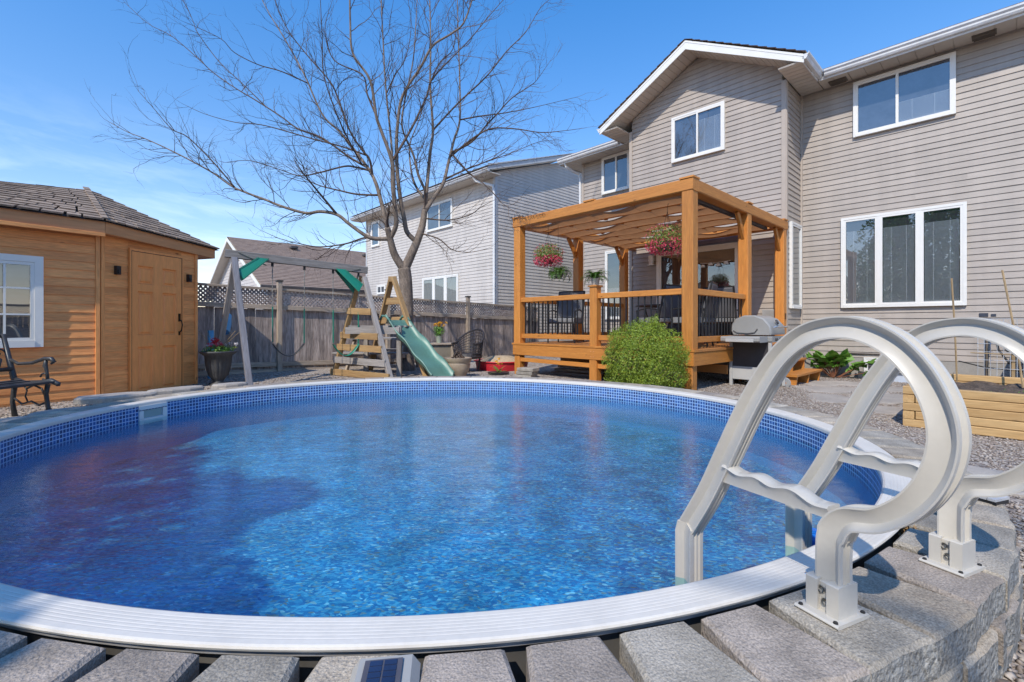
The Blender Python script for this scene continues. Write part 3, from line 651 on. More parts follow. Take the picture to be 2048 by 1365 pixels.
# ================================================================ WINDOWS, SIDING (shared builders)
RZP = Matrix.Rotation(R(90), 4, 'Z')
def wall_frame(axis):
    """matrix turning local (x along wall, -y outward, z up) into the house frame; axis 'v' faces the yard, 'u' faces +u"""
    return Matrix.Identity(4) if axis == 'v' else RZP
def window(parent, M, w, h, sashes, blinds=(), trim=.044, back=DARKIN, name='window', fm=WHITE, curtain=None, rail=None, tilt=0):
    """M places the lower-left corner of the opening; sashes = list of (x0,x1) fractions"""
    mb = MB(); d = .055
    for a in ((-trim / 2, h / 2, trim, h + 2 * trim), (w + trim / 2, h / 2, trim, h + 2 * trim)): mb.box((a[0], -d / 2, a[1]), (a[2], d, a[3]))
    mb.box((w / 2, -d / 2 - .003, h + trim / 2), (w, d - .006, trim)); mb.box((w / 2, -d / 2 - .006, -trim / 2), (w, d + .008, trim))
    f = mb.build(name, fm, parent, M)
    MB().box((w / 2, -.012, h / 2), (w, .004, h)).build('backing', back, f)
    for i, (a, b) in enumerate(sashes):
        x0, x1 = a * w, b * w; st = .036; mb = MB(); y = -.034 - .006 * (i % 2)
        mb.box((x0 + st / 2, y, h / 2), (st, .03, h - .004)); mb.box((x1 - st / 2, y, h / 2), (st, .03, h - .004))
        mb.box(((x0 + x1) / 2, y, st / 2 + .002), (x1 - x0 - 2 * st, .03, st)); mb.box(((x0 + x1) / 2, y, h - st / 2 - .002), (x1 - x0 - 2 * st, .03, st))
        mb.build('sash', fm, f)
        q0, q1, q2, q3 = x0 + st - .005, x1 - st + .005, st - .005, h - st + .005; MB().add([(q0, -.031, q2), (q1, -.031, q2), (q1, -.031, q3), (q0, -.031, q3)], [(0, 1, 2, 3)]).build('pane', GLASS, f)
        if i in blinds:
            mb = MB(); z = .05; top = h * (.86 if rail is None else rail)
            while z < top:
                mb.bar((x0 + st + .01, -.019, z), (x1 - st - .01, -.019, z), .014, .0014, up=(0, 1, .75)); z += .0185
            for fx in (.3, .7): mb.box((x0 + (x1 - x0) * fx, -.0265, top / 2 + .03), (.004, .0015, top - .05))
            mb.build('blind', BLIND, f)
        if curtain and i in curtain:
            MB().box(((x0 + x1) / 2, -.017, h / 2), (x1 - x0 - 2 * st + .01, .002, h - 2 * st)).build('curtain', CURT, f)
    return f
SPITCH = .1105
def siding(parent, Mw, x0, x1, z0, z1, m, name='siding_board', pitch=SPITCH, cut=None, proud=.018, seam=False):
    """one lapped board after another; cut(z) -> (xa, xb) trims the gable ends"""
    z = z0; i = 0
    while z < z1 - .02:
        h = min(pitch, z1 - z)
        if cut:
            a, b = cut(z); c, d = cut(z + h); a, b, c, d = max(a, x0), min(b, x1), max(c, x0), min(d, x1)
            if b - a < .03: break
            if d < c: c = d = (c + d) / 2
            vs = [(a, -proud, 0), (b, -proud, 0), (b, 0, .0), (a, 0, 0), (c, -.003, h), (d, -.003, h), (d, 0, h), (c, 0, h)]
            # butt the lip: bottom proud, top tucked under the next board
            me = MB().add(vs, [(0, 1, 2, 3)[::-1], (4, 5, 6, 7), (0, 1, 5, 4), (1, 2, 6, 5), (3, 0, 4, 7)]).mesh(name, m)
            link(name, me, parent, Mw @ Matrix.Translation((0, 0, z)))
        else:
          xm = x0 + (x1 - x0) * ((.28, .55, .72, .40)[i % 4]) if seam else x1
          for (xa, xb, py) in (((x0, xm + .02, 0.), (xm, x1, .0015)) if seam else ((x0, x1, 0.),)):
            key = ('sid', round(xb - xa, 3), round(h, 3), m.name, proud)
            if key not in _cache:
                ln = xb - xa
                vs = [(0, -proud, .0), (ln, -proud, .0), (ln, 0, 0), (0, 0, 0), (0, -proud * .93, h * .06), (ln, -proud * .93, h * .06), (0, -.003, h), (ln, -.003, h), (ln, 0, h), (0, 0, h)]
                _cache[key] = MB().add(vs, [(3, 2, 1, 0), (0, 1, 5, 4), (4, 5, 7, 6), (6, 7, 8, 9), (1, 2, 8, 7, 5), (3, 0, 4, 6, 9)]).mesh(name, m)
            link(name, _cache[key], parent, Mw @ Matrix.Translation((xa, -py, z)))
        z += pitch; i += 1
def joined_siding(parent, Mw, x0, x1, z0, z1, m, pitch=.115, cut=None, name='siding'):
    mb = MB(); z = z0
    while z < z1 - .02:
        h = min(pitch, z1 - z)
        a, b = (x0, x1) if not cut else (max(x0, cut(z)[0]), min(x1, cut(z)[1])); c, d = (x0, x1) if not cut else (max(x0, cut(z + h)[0]), min(x1, cut(z + h)[1]))
        if b - a < .05: break
        if d < c: c = d = (c + d) / 2
        mb.add([(a, -.018, z), (b, -.018, z), (b, 0, z), (a, 0, z), (c, -.003, z + h), (d, -.003, z + h)], [(3, 2, 1, 0), (0, 1, 5, 4)]); z += pitch
    o = mb.build(name, m, parent, Mw); o['kind'] = 'stuff'; return o
def shingles(parent, corners, m, rows, name='shingles', t=.02, seed=1, tabs=0):
    """stepped courses on the quad corners = (eave left, eave right, ridge right, ridge left)"""
    A, B, C, D = [Vector(c) for c in corners]; mb = MB(); nrm = (B - A).cross(D - A).normalized()
    if nrm.z < 0: nrm = -nrm
    for i in range(rows):
        f0, f1 = i / rows, (i + 1) / rows
        p0, p1 = A.lerp(D, f0), B.lerp(C, f0); q0, q1 = A.lerp(D, f1), B.lerp(C, f1)
        mb.add([p0, p1, p0 + nrm * t, p1 + nrm * t, q0 + nrm * .002, q1 + nrm * .002], [(0, 1, 3, 2), (2, 3, 5, 4)])
    o = mb.build(name, m, parent); o['kind'] = 'stuff'; return o

# ================================================================ TAN HOUSE
V1, VB, UB0, UB1, UL, UR = 11.49, 10.5, -6.66, -3.07, -8.97, 1.6
house = root('house', (0, 0, 0), 'large two storey house in tan vinyl siding with white gable over the deck', 'house', rz=HR)
def Mt(u, v, z=0): return Matrix.Translation((u, v, z))
mb = MB(); mb.box(((UL + UR) / 2, V1 + 3.5 + .004, 3.1), (UR - UL, 7, 5.9)); mb.box(((UB0 + UB1) / 2, (VB + V1) / 2 + .03, 3.0), (UB1 - UB0 - .01, V1 - VB + .05, 5.9))
mb.add([(UB0 + .05, VB + .02, 5.9), (UB1 - .05, VB + .02, 5.9), ((UB0 + UB1) / 2, VB + .02, 7.10), (UB0 + .05, V1 + .5, 5.9), (UB1 - .05, V1 + .5, 5.9), ((UB0 + UB1) / 2, V1 + .5, 7.10), (UB0 + .05, VB + .02, 6.2), (UB1 - .05, VB + .02, 6.2), (UB0 + .05, V1 + .5, 6.2), (UB1 - .05, V1 + .5, 6.2)], [(0, 1, 7, 2, 6), (0, 6, 8, 3), (1, 4, 9, 7), (6, 2, 5, 8), (7, 9, 5, 2)])
mb.build('wall_core', TANTRIM, house)
mb = MB(); mb.box(((UL + UR) / 2, V1 + .02, .18), (UR - UL, .09, .42)); mb.box(((UB0 + UB1) / 2, VB + .05, .2), (UB1 - UB0, .08, .40)); mb.box((UB1 - .04, (VB + V1) / 2, .2), (.06, V1 - VB, .40)); mb.build('foundation', FOUND, house)
FZ = .40
siding(house, Mt(0, V1), UB1 + .04, UR, FZ, 5.97, TAN, seam=True)
siding(house, Mt(0, V1), UL + .06, UB0 - .01, FZ, 5.97, TAN)
PK = (UB0 + UB1) / 2; slope = .53
def gcut(z):
    if z <= 6.22: return (UB0 + .06, UB1 - .06)
    k = (z - 6.22) / slope; return (UB0 + .06 + k - .06, UB1 - .06 - k + .06)
siding(house, Mt(0, VB), UB0 + .06, UB1 - .06, FZ, 5.93, TAN)
siding(house, Mt(0, VB), UB0, UB1, FZ + SPITCH * 50.05, 7.14, TAN, cut=gcut)
siding(house, Mt(UB1, 0) @ RZP, VB + .06, V1 - .03, FZ, 5.97, TAN)
mb = MB()
for (u, v, a, b) in ((UB1 - .028, VB - .016, .08, .028), (UB0 + .03, VB - .016, .08, .028), (UL + .03, V1 - .016, .08, .028), (UB1 + .018, VB + .022, .026, .08), (UB1 + .03, V1 - .028, .035, .05), (UB0 - .02, (VB + V1) / 2, .02, V1 - VB)):
    MB().box((u, v, (FZ + 5.97) / 2), (a, b, 5.97 - FZ)).build('corner_post', TANTRIM, house)
# soffits, fascia and gutters of the main roof
EV = V1 - .50
def gutter(mb, p0, p1, out):            # K-style gutter between points, out = outward unit vector
    p0, p1, o = Vector(p0), Vector(p1), Vector(out)
    pr = [(0, 0), (.055, 0), (.075, .03), (.078, .055), (.105, .085), (.108, .115), (.100, .118), (.097, .09), (.005, .09), (0, .118)]
    vs = [p + o * a + Vector((0, 0, b)) for p in (p0, p1) for a, b in pr]; n = len(pr)
    mb.add(vs, [tuple(range(n)), tuple(range(2 * n - 1, n - 1, -1))] + [(i, n + i, n + (i + 1) % n, (i + 1) % n) for i in range(n)])
def soffit(name, p, m, step=.30, axis=0):
    x0, y0, x1, y1, z = p; mb = MB()
    n = max(1, int(round((x1 - x0 if axis == 0 else y1 - y0) / step)))
    for i in range(n):
        if axis == 0: a = x0 + (x1 - x0) * i / n; b = x0 + (x1 - x0) * (i + 1) / n; mb.box(((a + b) / 2, (y0 + y1) / 2, z + .004), (b - a - .012, y1 - y0, .012))
        else: a = y0 + (y1 - y0) * i / n; b = y0 + (y1 - y0) * (i + 1) / n; mb.box(((x0 + x1) / 2, (a + b) / 2, z + .004), (x1 - x0, b - a - .012, .012))
    mb.box(((x0 + x1) / 2, (y0 + y1) / 2, z + .016), (x1 - x0, y1 - y0, .008))
    return mb.build(name, m, house)
RU0, RU1, RV = -7.20, -2.60, 9.93                      # gable roof edges
soffit('soffit', (RU1 - .04, EV, UR, V1, 5.97), SOFFIT, .25, 0)
soffit('soffit', (UL - .50, EV, UB0 - .02, V1, 5.97), SOFFIT, .25, 0)
soffit('soffit', (UL - .50, V1 + .003, UL, V1 + 7, 5.97), SOFFIT, .3, 1)
soffit('soffit', (UB1 + .03, RV + .02, RU1 - .05, V1, 5.965), SOFFIT, .16, 1)
soffit('soffit', (RU0 + .02, RV + .02, UB0 - .03, EV, 5.965), SOFFIT, .16, 1)
for a, b in ((((RU1 + UR) / 2, EV - .008, 6.02), (UR - RU1, .016, .15)), (((UL - .5 + RU0) / 2 + .2, EV - .008, 6.02), (RU0 - UL + .9, .016, .15)), ((UL - .508, V1 + 3.3, 6.02), (.016, 7.6, .15)),
             ((RU1 - .03, (RV + EV) / 2, 6.02), (.016, EV - RV - .04, .15)), ((RU0 + .03, (RV + EV) / 2, 6.02), (.016, EV - RV - .04, .15))):
    MB().box(a, b).build('fascia', WHITEDIRTY, house)
g_ = MB(); gutter(g_, (RU1 + .10, EV - .017, 5.985), (UR, EV - .017, 5.985), (0, -1, 0)); g_.build('gutter', WHITEDIRTY, house)
g_ = MB(); gutter(g_, (UL - .5, EV - .017, 5.985), (RU0 - .1, EV - .017, 5.985), (0, -1, 0)); g_.build('gutter', WHITEDIRTY, house)
g_ = MB(); gutter(g_, (RU1 - .02, RV + .0, 5.985), (RU1 - .02, EV + .0, 5.985), (1, 0, 0)); g_.build('gutter', WHITEDIRTY, house)
g_ = MB(); gutter(g_, (RU0 + .02, RV + .0, 5.985), (RU0 + .02, EV + .0, 5.985), (-1, 0, 0)); g_.build('gutter', WHITEDIRTY, house)
# downspout at the left corner
mb = MB(); mb.tube([(UL - .30, EV + .02, 5.98), (UL - .28, EV + .05, 5.86), (UL - .08, V1 - .06, 5.66), (UL - .05, V1 - .05, 5.5), (UL - .05, V1 - .05, .3)], .035, 8); mb.build('downspout', WHITEDIRTY, house)
# roofs
pm = .46
shingles(house, ((RU1 + .0, EV - .10, 6.10), (UR + .2, EV - .10, 6.10), (UR + .2, V1 + 3.9, 6.10 + pm * 4.5), (RU1 + .0, V1 + 3.9, 6.10 + pm * 4.5)), ROOFB, 30)
shingles(house, ((UL - .55, EV - .10, 6.10), (RU0 + .0, EV - .10, 6.10), (RU0 + .0, V1 + 3.9, 6.10 + pm * 4.5), (UL - .55, V1 + 3.9, 6.10 + pm * 4.5)), ROOFB, 30)
RZ = 7.36; PKU = (RU0 + RU1) / 2
shingles(house, ((RU0 - .03, RV - .03, 6.10), (RU0 - .03, V1 + 2.4, 6.10), (PKU, V1 + 2.4, RZ), (PKU, RV - .03, RZ)), ROOFB, 14)
shingles(house, ((RU1 + .03, V1 + 2.4, 6.10), (RU1 + .03, RV - .03, 6.10), (PKU, RV - .03, RZ), (PKU, V1 + 2.4, RZ)), ROOFB, 14)
# rake boards and the sloping soffit behind them
for sgn, ue in ((-1, RU0), (1, RU1)):
    mb = MB(); hh = .195
    a = Vector((ue, RV, 6.075)); b = Vector((PKU, RV, RZ - .022)); dn = Vector((0, 0, -hh))
    for th in (0,):
        vs = [a + dn * .8, b + dn, b, a, a + dn * .8 + Vector((0, .022, 0)), b + dn + Vector((0, .022, 0)), b + Vector((0, .022, 0)), a + Vector((0, .022, 0))]
        mb.add(vs, [(0, 1, 2, 3), (7, 6, 5, 4), (0, 4, 5, 1), (3, 2, 6, 7), (0, 3, 7, 4)])
    mb.add([a + Vector((0, -.006, -.045)), b + Vector((0, -.006, -.045)), b + Vector((0, -.006, 0)), a + Vector((0, -.006, 0)), a + Vector((0, .0, -.045)), b + Vector((0, .0, -.045))], [(0, 1, 2, 3), (0, 4, 5, 1)])
    mb.build('rake_board', WHITE, house)
    mb = MB(); n = 20; za = 5.965; zb_ = RZ - .17
    for i in range(n):
        f0, f1 = (i + .03) / n, (i + .97) / n
        p = [Vector((ue + (PKU - ue) * f, 0, 5.96 + (RZ - .18 - 5.96) * f)) for f in (f0, f1)]
        vs = [Vector((q.x, vv_, q.z + e)) for q in p for vv_ in (RV + .02, VB + .02) for e in (0, .012)]
        mb.add(vs, [(0, 2, 6, 4), (1, 5, 7, 3), (0, 4, 5, 1), (2, 3, 7, 6), (0, 1, 3, 2), (4, 6, 7, 5)])
    mb.build('rake_soffit', SOFFIT, house)
    mb = MB(); mb.add([(ue, RV + .03, 5.985), (PKU, RV + .03, RZ - .155), (PKU, VB + .4, RZ - .155), (ue, VB + .4, 5.985)], [(0, 1, 2, 3)]); mb.build('roof_deck', SOFFIT, house)
# windows
wA = window(house, Mt(-2.28, V1 - .014, 1.44), 1.745, 1.72, [(0, .31), (.335, .655), (.68, 1)], blinds=(0, 1, 2), trim=.048)
mb = MB(); mb.box((.322 * 1.745, -.036, .86), (.05, .034, 1.716)); mb.box((.667 * 1.745, -.036, .86), (.05, .034, 1.716)); mb.build('mullion', WHITE, wA)
window(house, Mt(-2.08, V1 - .014, 4.84), 1.41, 1.01, [(0, .47), (.44, 1)], blinds=(1,), rail=.42, back=mat('dim_blue_interior', (.075, .09, .125), .6, var=.3))
window(house, Mt(-5.45, VB - .014, 4.93), 1.15, .98, [(0, .52), (.49, 1)], blinds=(1,), rail=.8, back=mat('dim_grey_interior', (.10, .105, .125), .6, var=.3))
window(house, Mt(-8.17, V1 - .014, 4.91), .86, 1.0, [(0, .55), (.50, 1)], back=mat('dim_interior', (.06, .07, .09), .6))
window(house, Mt(-8.05, V1 - .014, 1.25), .52, 1.9, [(0, 1)], back=mat('green_dim_interior', (.05, .08, .075), .6), blinds=(0,), rail=.45)
window(house, Mt(UB1 + .014, 0) @ RZP @ Mt(10.73, 0, 1.43), .58, 1.68, [(0, 1)], curtain=(0,))
# sliding patio door with a dark inside
pd = window(house, Mt(-5.80, VB - .014, .74), 1.80, 2.0, [(0, .52), (.48, 1)], name='patio_door', trim=.085, back=mat('dusky_room', (.030, .022, .018), .6, var=.4, scale=2))
mb = MB(); mb.box((.22, -.016, .95), (.34, .003, 1.8)); mb.build('brown_curtain', BROWNPANEL, pd)
mb = MB(); mb.box((.93, -.062, 1.0), (.03, .03, .22)); mb.build('handle', WHITE, pd)
mb = MB()
for k in range(4): mb.lathe([(.0001, .045), (.03, .04), (.05, 0), (.052, -.02)], 12, (1.08 + .17 * k, -.075, 1.62 + .03 * (k % 2)))
mb.tube([(1.02, -.075, 1.70), (1.3, -.075, 1.675), (1.68, -.075, 1.70)], .006, 5)
o = mb.build('chandelier_shades', LAMPG, house, Mt(-5.80, VB - .014, .74))  # chandelier lights seen in the door glass, added as shades hung outside it
# awning-cassette of the retractable shade, wall lamp, vents, meter box
mb = MB(); mb.box((-4.9, VB - .10, 2.90), (2.2, .10, .11), None, .02); mb.build('shade_cassette', mat('purple_grey_metal', (.20, .18, .21), .45), house)
mb = MB(); mb.box((-6.02, VB - .06, 2.68), (.11, .10, .14)); mb.box((-6.02, VB - .06, 2.52), (.16, .12, .02)); mb.box((-6.02, VB - .06, 2.58), (.09, .09, .12)); mb.build('porch_light', WHITEDIRTY, house)
for (u, z) in ((-2.35, 5.94), (-.27, 5.94)):
    mb = MB()
    mb.box((u, V1 - .2, z + .02), (.30, .20, .014))
    for q in range(4): mb.box((u, V1 - .27 + .045 * q, z - .002), (.26, .016, .03))
    mb.build('soffit_vent', mat('brown_grey_vent', (.16, .135, .11), .6), house)
mb = MB(); mb.box((-3.35, VB - .06, 1.15), (.24, .10, .42), None, .01); mb.build('meter_box', mat('pale_grey_box', (.36, .36, .36), .5), house)
mb = MB(); mb.box((-.28, V1 - .02, 1.22), (.11, .02, .06)); mb.box((-.16, V1 - .02, 1.215), (.06, .02, .04)); mb.build('wall_plate', mat('slate_plate', (.06, .07, .10), .4), house)
mb = MB(); mb.box((-1.98, V1 - .03, .475), (.55, .03, .018)); mb.build('siding_drip_strip', mat('dark_strip', (.05, .04, .04), .6), house)
# basement window well
well = root('window_well', W(-1.42, V1 - .06, 0), 'galvanised window well with pale rim against the house foundation', 'window well', rz=HR)
mb = MB()
for k in range(16):
    a = math.pi * k / 15; b = math.pi * (k + 1) / 15
    if k == 15: break
    p = [(-.62 * math.cos(t), -.02 - .42 * math.sin(t)) for t in (a, b)]
    mb.add([(p[0][0], p[0][1], -.1), (p[1][0], p[1][1], -.1), (p[1][0], p[1][1], .14), (p[0][0], p[0][1], .14), (p[0][0] * 1.06, p[0][1] * 1.06, .15), (p[1][0] * 1.06, p[1][1] * 1.06, .15)], [(0, 1, 2, 3), (3, 2, 5, 4)])
mb.build('rim', mat('galvanised_sheet', (.55, .60, .68), .35, var=.06), well)
wb = window(well, Mt(-.5, .04, .12), 1.0, .26, [(0, 1)], name='basement_window', trim=.03)
mb = MB()
for k in range(5): mb.box((0, -.10 - .07 * k, .145), (1.0 - .12 * k, .018, .012))
mb.build('grate', mat('dark_grate', (.10, .105, .11), .5), well)

# ================================================================ GREY NEIGHBOUR HOUSE
nb = root('neighbour_house', (0, 0, 0), 'pale grey vinyl two storey house next door behind the fence and bare tree', 'house', rz=HR)
GU0, GU1, GV = -21.25, -11.9, 10.5
MB().box(((GU0 + GU1) / 2, GV + 4.5, 3.1), (GU1 - GU0 - .01, 8.98, 6.2)).build('wall_core', GREYTRIM, nb)
joined_siding(nb, Mt(0, GV), GU0, GU1, .2, 6.03, GREYV)
gs = .33
mbp = MB(); mbp.add([(GU1 - .01, GV, 6.18), (GU1 - .01, GV + 9, 6.18), (GU1 - .01, GV + 4.5, 6.18 + gs * 4.5), (GU0, GV, 6.18), (GU0, GV + 9, 6.18), (GU0, GV + 4.5, 6.18 + gs * 4.5)], [(0, 1, 2), (3, 5, 4)]); mbp.build('gable_core', GREYTRIM, nb)
def ncut(z):
    if z < 6.22: return (GV, GV + 9)
    return (GV + (z - 6.22) / gs, GV + 9 - (z - 6.22) / gs)
joined_siding(nb, Mt(GU1, 0) @ RZP, GV, GV + 9, .2, 7.7, GREYV, cut=ncut)
for a, b in (((GU1 - .02, GV - .02, 3.1), (.10, .03, 5.9)), ((GU1 + .02, GV + .03, 3.1), (.03, .10, 5.9)), ((GU0 + .05, GV - .02, 3.1), (.10, .03, 5.9))): MB().box(a, b).build('corner_post', GREYTRIM, nb)
mb = MB(); mb.box(((GU0 + GU1) / 2 - .11, GV - .24, 6.05), (GU1 - GU0 + .78, .50, .03)); mb.build('soffit', SOFFIT, nb)
g_ = MB(); gutter(g_, (GU0 - .5, GV - .50, 6.05), (GU1 + .30, GV - .50, 6.05), (0, -1, 0)); g_.build('gutter', GREYTRIM, nb)
for sg, vv0 in ((1, GV - .58), (-1, GV + 9.58)):
    a = Vector((GU1 + .30, vv0, 6.08)); b = Vector((GU1 + .30, GV + 4.5, 6.08 + gs * 5.08))
    mb = MB(); mb.add([a, b, b + Vector((0, 0, .20)), a + Vector((0, 0, .20)), a + Vector((-.03, 0, 0)), b + Vector((-.03, 0, 0))], [(0, 1, 2, 3), (0, 4, 5, 1)]); mb.build('rake_board', GREYTRIM, nb)
    mb = MB(); mb.add([a, b, b + Vector((-.3, 0, 0)), a + Vector((-.3, 0, 0))], [(0, 1, 2, 3)]); mb.build('rake_soffit', SOFFIT, nb)
shingles(nb, ((GU0 - .5, GV - .62, 6.20), (GU1 + .33, GV - .62, 6.20), (GU1 + .33, GV + 4.5, 6.25 + gs * 5.08), (GU0 - .5, GV + 4.5, 6.25 + gs * 5.08)), mat('grey_asphalt_shingle', (.16, .16, .17), .9), 22)
mb = MB(); mb.tube([(GU1 - .55, GV - .5, 6.05), (GU1 - .50, GV - .42, 5.92), (GU1 + .0, GV - .10, 5.72), (GU1 + .03, GV - .07, 5.55), (GU1 + .03, GV - .07, .3)], .045, 8); mb.build('downspout', WHITEDIRTY, nb)
GINT = mat('blue_grey_interior', (.10, .14, .17), .5, var=.3)
window(nb, Mt(-15.92, GV - .014, 4.78), 1.62, .96, [(0, .53), (.5, 1)], back=GINT, trim=.05)
window(nb, Mt(-20.6, GV - .014, 4.75), .66, 1.05, [(0, 1)], back=GINT, trim=.06)
wn = window(nb, Mt(-16.2, GV - .014, 1.45), 2.25, 1.42, [(0, .30), (.35, .65), (.70, 1)], back=GINT, trim=.06, curtain=(0, 1, 2))
mb = MB(); mb.box((.325 * 2.25, -.03, .71), (.11, .05, 1.416)); mb.box((.675 * 2.25, -.03, .71), (.11, .05, 1.416)); mb.build('mullion', WHITE, wn)
window(nb, Mt(-20.05, GV - .014, 2.5), .68, .32, [(0, .5), (.5, 1)], back=GINT, trim=.05)

# ================================================================ FAR BROWN-ROOFED HOUSE
fh = root('bungalow', (0, 0, 0), 'low house with brown shingled gable roof far behind the swing set', 'house', rz=HR)
BU, BR_, BLx, BV = -31.7, -25.1, -38.3, 6.9
bw = BR_ - BU; RZB, EZ = 6.25, 3.0
mat_bw = mat('cream_gable_siding', (.58, .53, .50), .6, var=.05)
joined_siding(fh, Mt(0, BV + .5), BLx + .5, BR_ - .5, .5, RZB - .25, mat_bw, pitch=.18, cut=lambda z: (BU - (RZB - z) / (RZB - EZ) * bw, BU + (RZB - z) / (RZB - EZ) * bw) if z > EZ else (BLx + .5, BR_ - .5))
MB().add([(BLx + .5, BV + .52, .2), (BR_ - .5, BV + .52, .2), (BR_ - .5, BV + .52, EZ), (BU, BV + .52, RZB - .2), (BLx + .5, BV + .52, EZ), (BR_ - .5, BV + 20, .2), (BR_ - .5, BV + 20, EZ)], [(0, 1, 2, 3, 4), (1, 5, 6, 2)]).build('wall', mat_bw, fh)
shingles(fh, ((BR_, BV + 20, EZ), (BR_, BV, EZ), (BU, BV, RZB), (BU, BV + 20, RZB)), ROOFB, 34, t=.03)
shingles(fh, ((BLx, BV, EZ), (BLx, BV + 20, EZ), (BU, BV + 20, RZB), (BU, BV, RZB)), ROOFB, 8)
for ue in (BR_, BLx):
    a = Vector((ue, BV - .02, EZ - .02)); b = Vector((BU, BV - .02, RZB - .02)); MB().add([a, b, b + Vector((0, 0, -.24)), a + Vector((0, 0, -.24)), a + Vector((0, .04, -.24)), b + Vector((0, .04, -.24))], [(3, 2, 1, 0), (3, 4, 5, 2)]).build('rake_board', WHITE, fh)
    MB().add([a + Vector((0, 0, -.2)), b + Vector((0, 0, -.2)), b + Vector((0, .6, -.2)), a + Vector((0, .6, -.2))], [(0, 1, 2, 3)]).build('rake_soffit', SOFFIT, fh)
g_ = MB(); gutter(g_, (BR_ - .02, BV, EZ - .12), (BR_ - .02, BV + 20, EZ - .12), (1, 0, 0)); g_.build('gutter', mat('dark_gutter', (.12, .11, .11), .5), fh)
for k, f in enumerate((3.4, 8.2, 13.2)):
    c = Vector((BU + 1.0, BV + f, RZB - 1.0 * (RZB - EZ) / bw)); MB().box(c + Vector((.1, 0, .10)), (.4, .4, .12)).build('roof_vent', mat('roof_vent_dark', (.06, .055, .055), .6) if k == 0 else bpy.data.materials['roof_vent_dark'], fh)
fh2 = root('bungalow', W(-34, -1.5, 0), 'brown hip roof just visible between the shed and far gable house', 'house', rz=HR)
mb = MB(); shingles(fh2, ((5, 5, 2.6), (5, -5, 2.6), (0, 0, 4.6), (0, .1, 4.6)), ROOFB, 16); shingles(fh2, ((-5, -5, 2.6), (5, -5, 2.6), (.1, 0, 4.6), (0, 0, 4.6)), ROOFB, 16); shingles(fh2, ((5, 5, 2.6), (-5, 5, 2.6), (0, .1, 4.6), (.1, 0, 4.6)), ROOFB, 16)
MB().box((0, 0, 1.3), (9, 9, 2.6)).build('wall', mat_bw, fh2)

# ================================================================ FENCE
UF = -10.3; F0, F1 = .4, 10.9
fence = root('fence', (0, 0, 0), 'weathered grey board fence topped with lattice along the yard', 'fence', rz=HR)
def fz(v): return .015 - .024 * (v - 1.66)
vv_ = F0; k = 0
key = MB().box((0, 0, 0), (1.36, .138, .018), None, .003).mesh('board', FENCE)
while vv_ < F1:
    wv = Matrix.Translation((UF + rnd.uniform(-.003, .003), vv_, fz(vv_) + .70 + rnd.uniform(-.01, .008))) @ Matrix((Vector((0, 0, 1)), Vector((0, 1, 0)), Vector((-1, 0, 0)))).transposed().to_4x4() @ Matrix.Rotation(rnd.uniform(-.006, .006), 4, 'Z')
    link('board', key, fence, wv); vv_ += .1415; k += 1
posts = [.73, 3.16, 5.6, 8.03, 10.46]
for p in posts:
    po = bar('post', (UF + .075, p, -.2), (UF + .075, p, fz(p) + 1.95), .092, .092, RAILW, fence)
    MB().box((0, 0, 0), (.12, .12, .03)).build('post_cap', mat('fence_cap', (.05, .045, .04), .6) if 'fence_cap' not in bpy.data.materials else bpy.data.materials['fence_cap'], fence, Mt(UF + .075, p, fz(p) + 1.965))
pp = [F0 - .3] + posts + [F1]
for a, b in zip(pp[:-1], pp[1:]):
    for (zz, h, w) in ((1.425, .09, .05), (1.79, .045, .075), (.27, .09, .04), (.10, .14, .03)):
        bar('rail', (UF + .045, a + .05, fz(a) + zz), (UF + .045, b - .05, fz(b) + zz), w, h, RAILW, fence)
    mb = MB(); z0, z1 = 1.475, 1.765; H_ = z1 - z0; st = .078
    for d in (1, -1):
        s = a - H_
        while s < b + H_:
            s0, s1 = s, s + H_ * d
            lo, hi = max(min(s0, s1), a + .05), min(max(s0, s1), b - .05)
            if hi - lo > .02:
                f0 = (lo - s0) / (s1 - s0); f1 = (hi - s0) / (s1 - s0)
                mb.bar((UF + .035 + .005 * d, lo, fz(lo) + z0 + f0 * H_), (UF + .035 + .005 * d, hi, fz(hi) + z0 + f1 * H_), .008, .034, up=(0, .7, .7) if d < 0 else (0, -.7, .7))
            s += st
    o = mb.build('lattice', FENCE, fence); o['kind'] = 'stuff'

# ================================================================ SHED
C0 = Vector((-5.35, 6.10, 0)); C1 = Vector((-5.07, 7.55, 0)); dL = Vector((.59, .807, 0)).normalized(); CL = C0 - dL * 3.2
shed = root('garden_shed', (C0.x, C0.y, 0), 'cedar clad garden shed with six panel door and shake roof', 'shed')
def wallM(a, b, zoff=0):
    d = (b - a).normalized(); return Matrix.Translation(a - C0 + Vector((0, 0, zoff))) @ Matrix.Rotation(math.atan2(d.y, d.x), 4, 'Z')
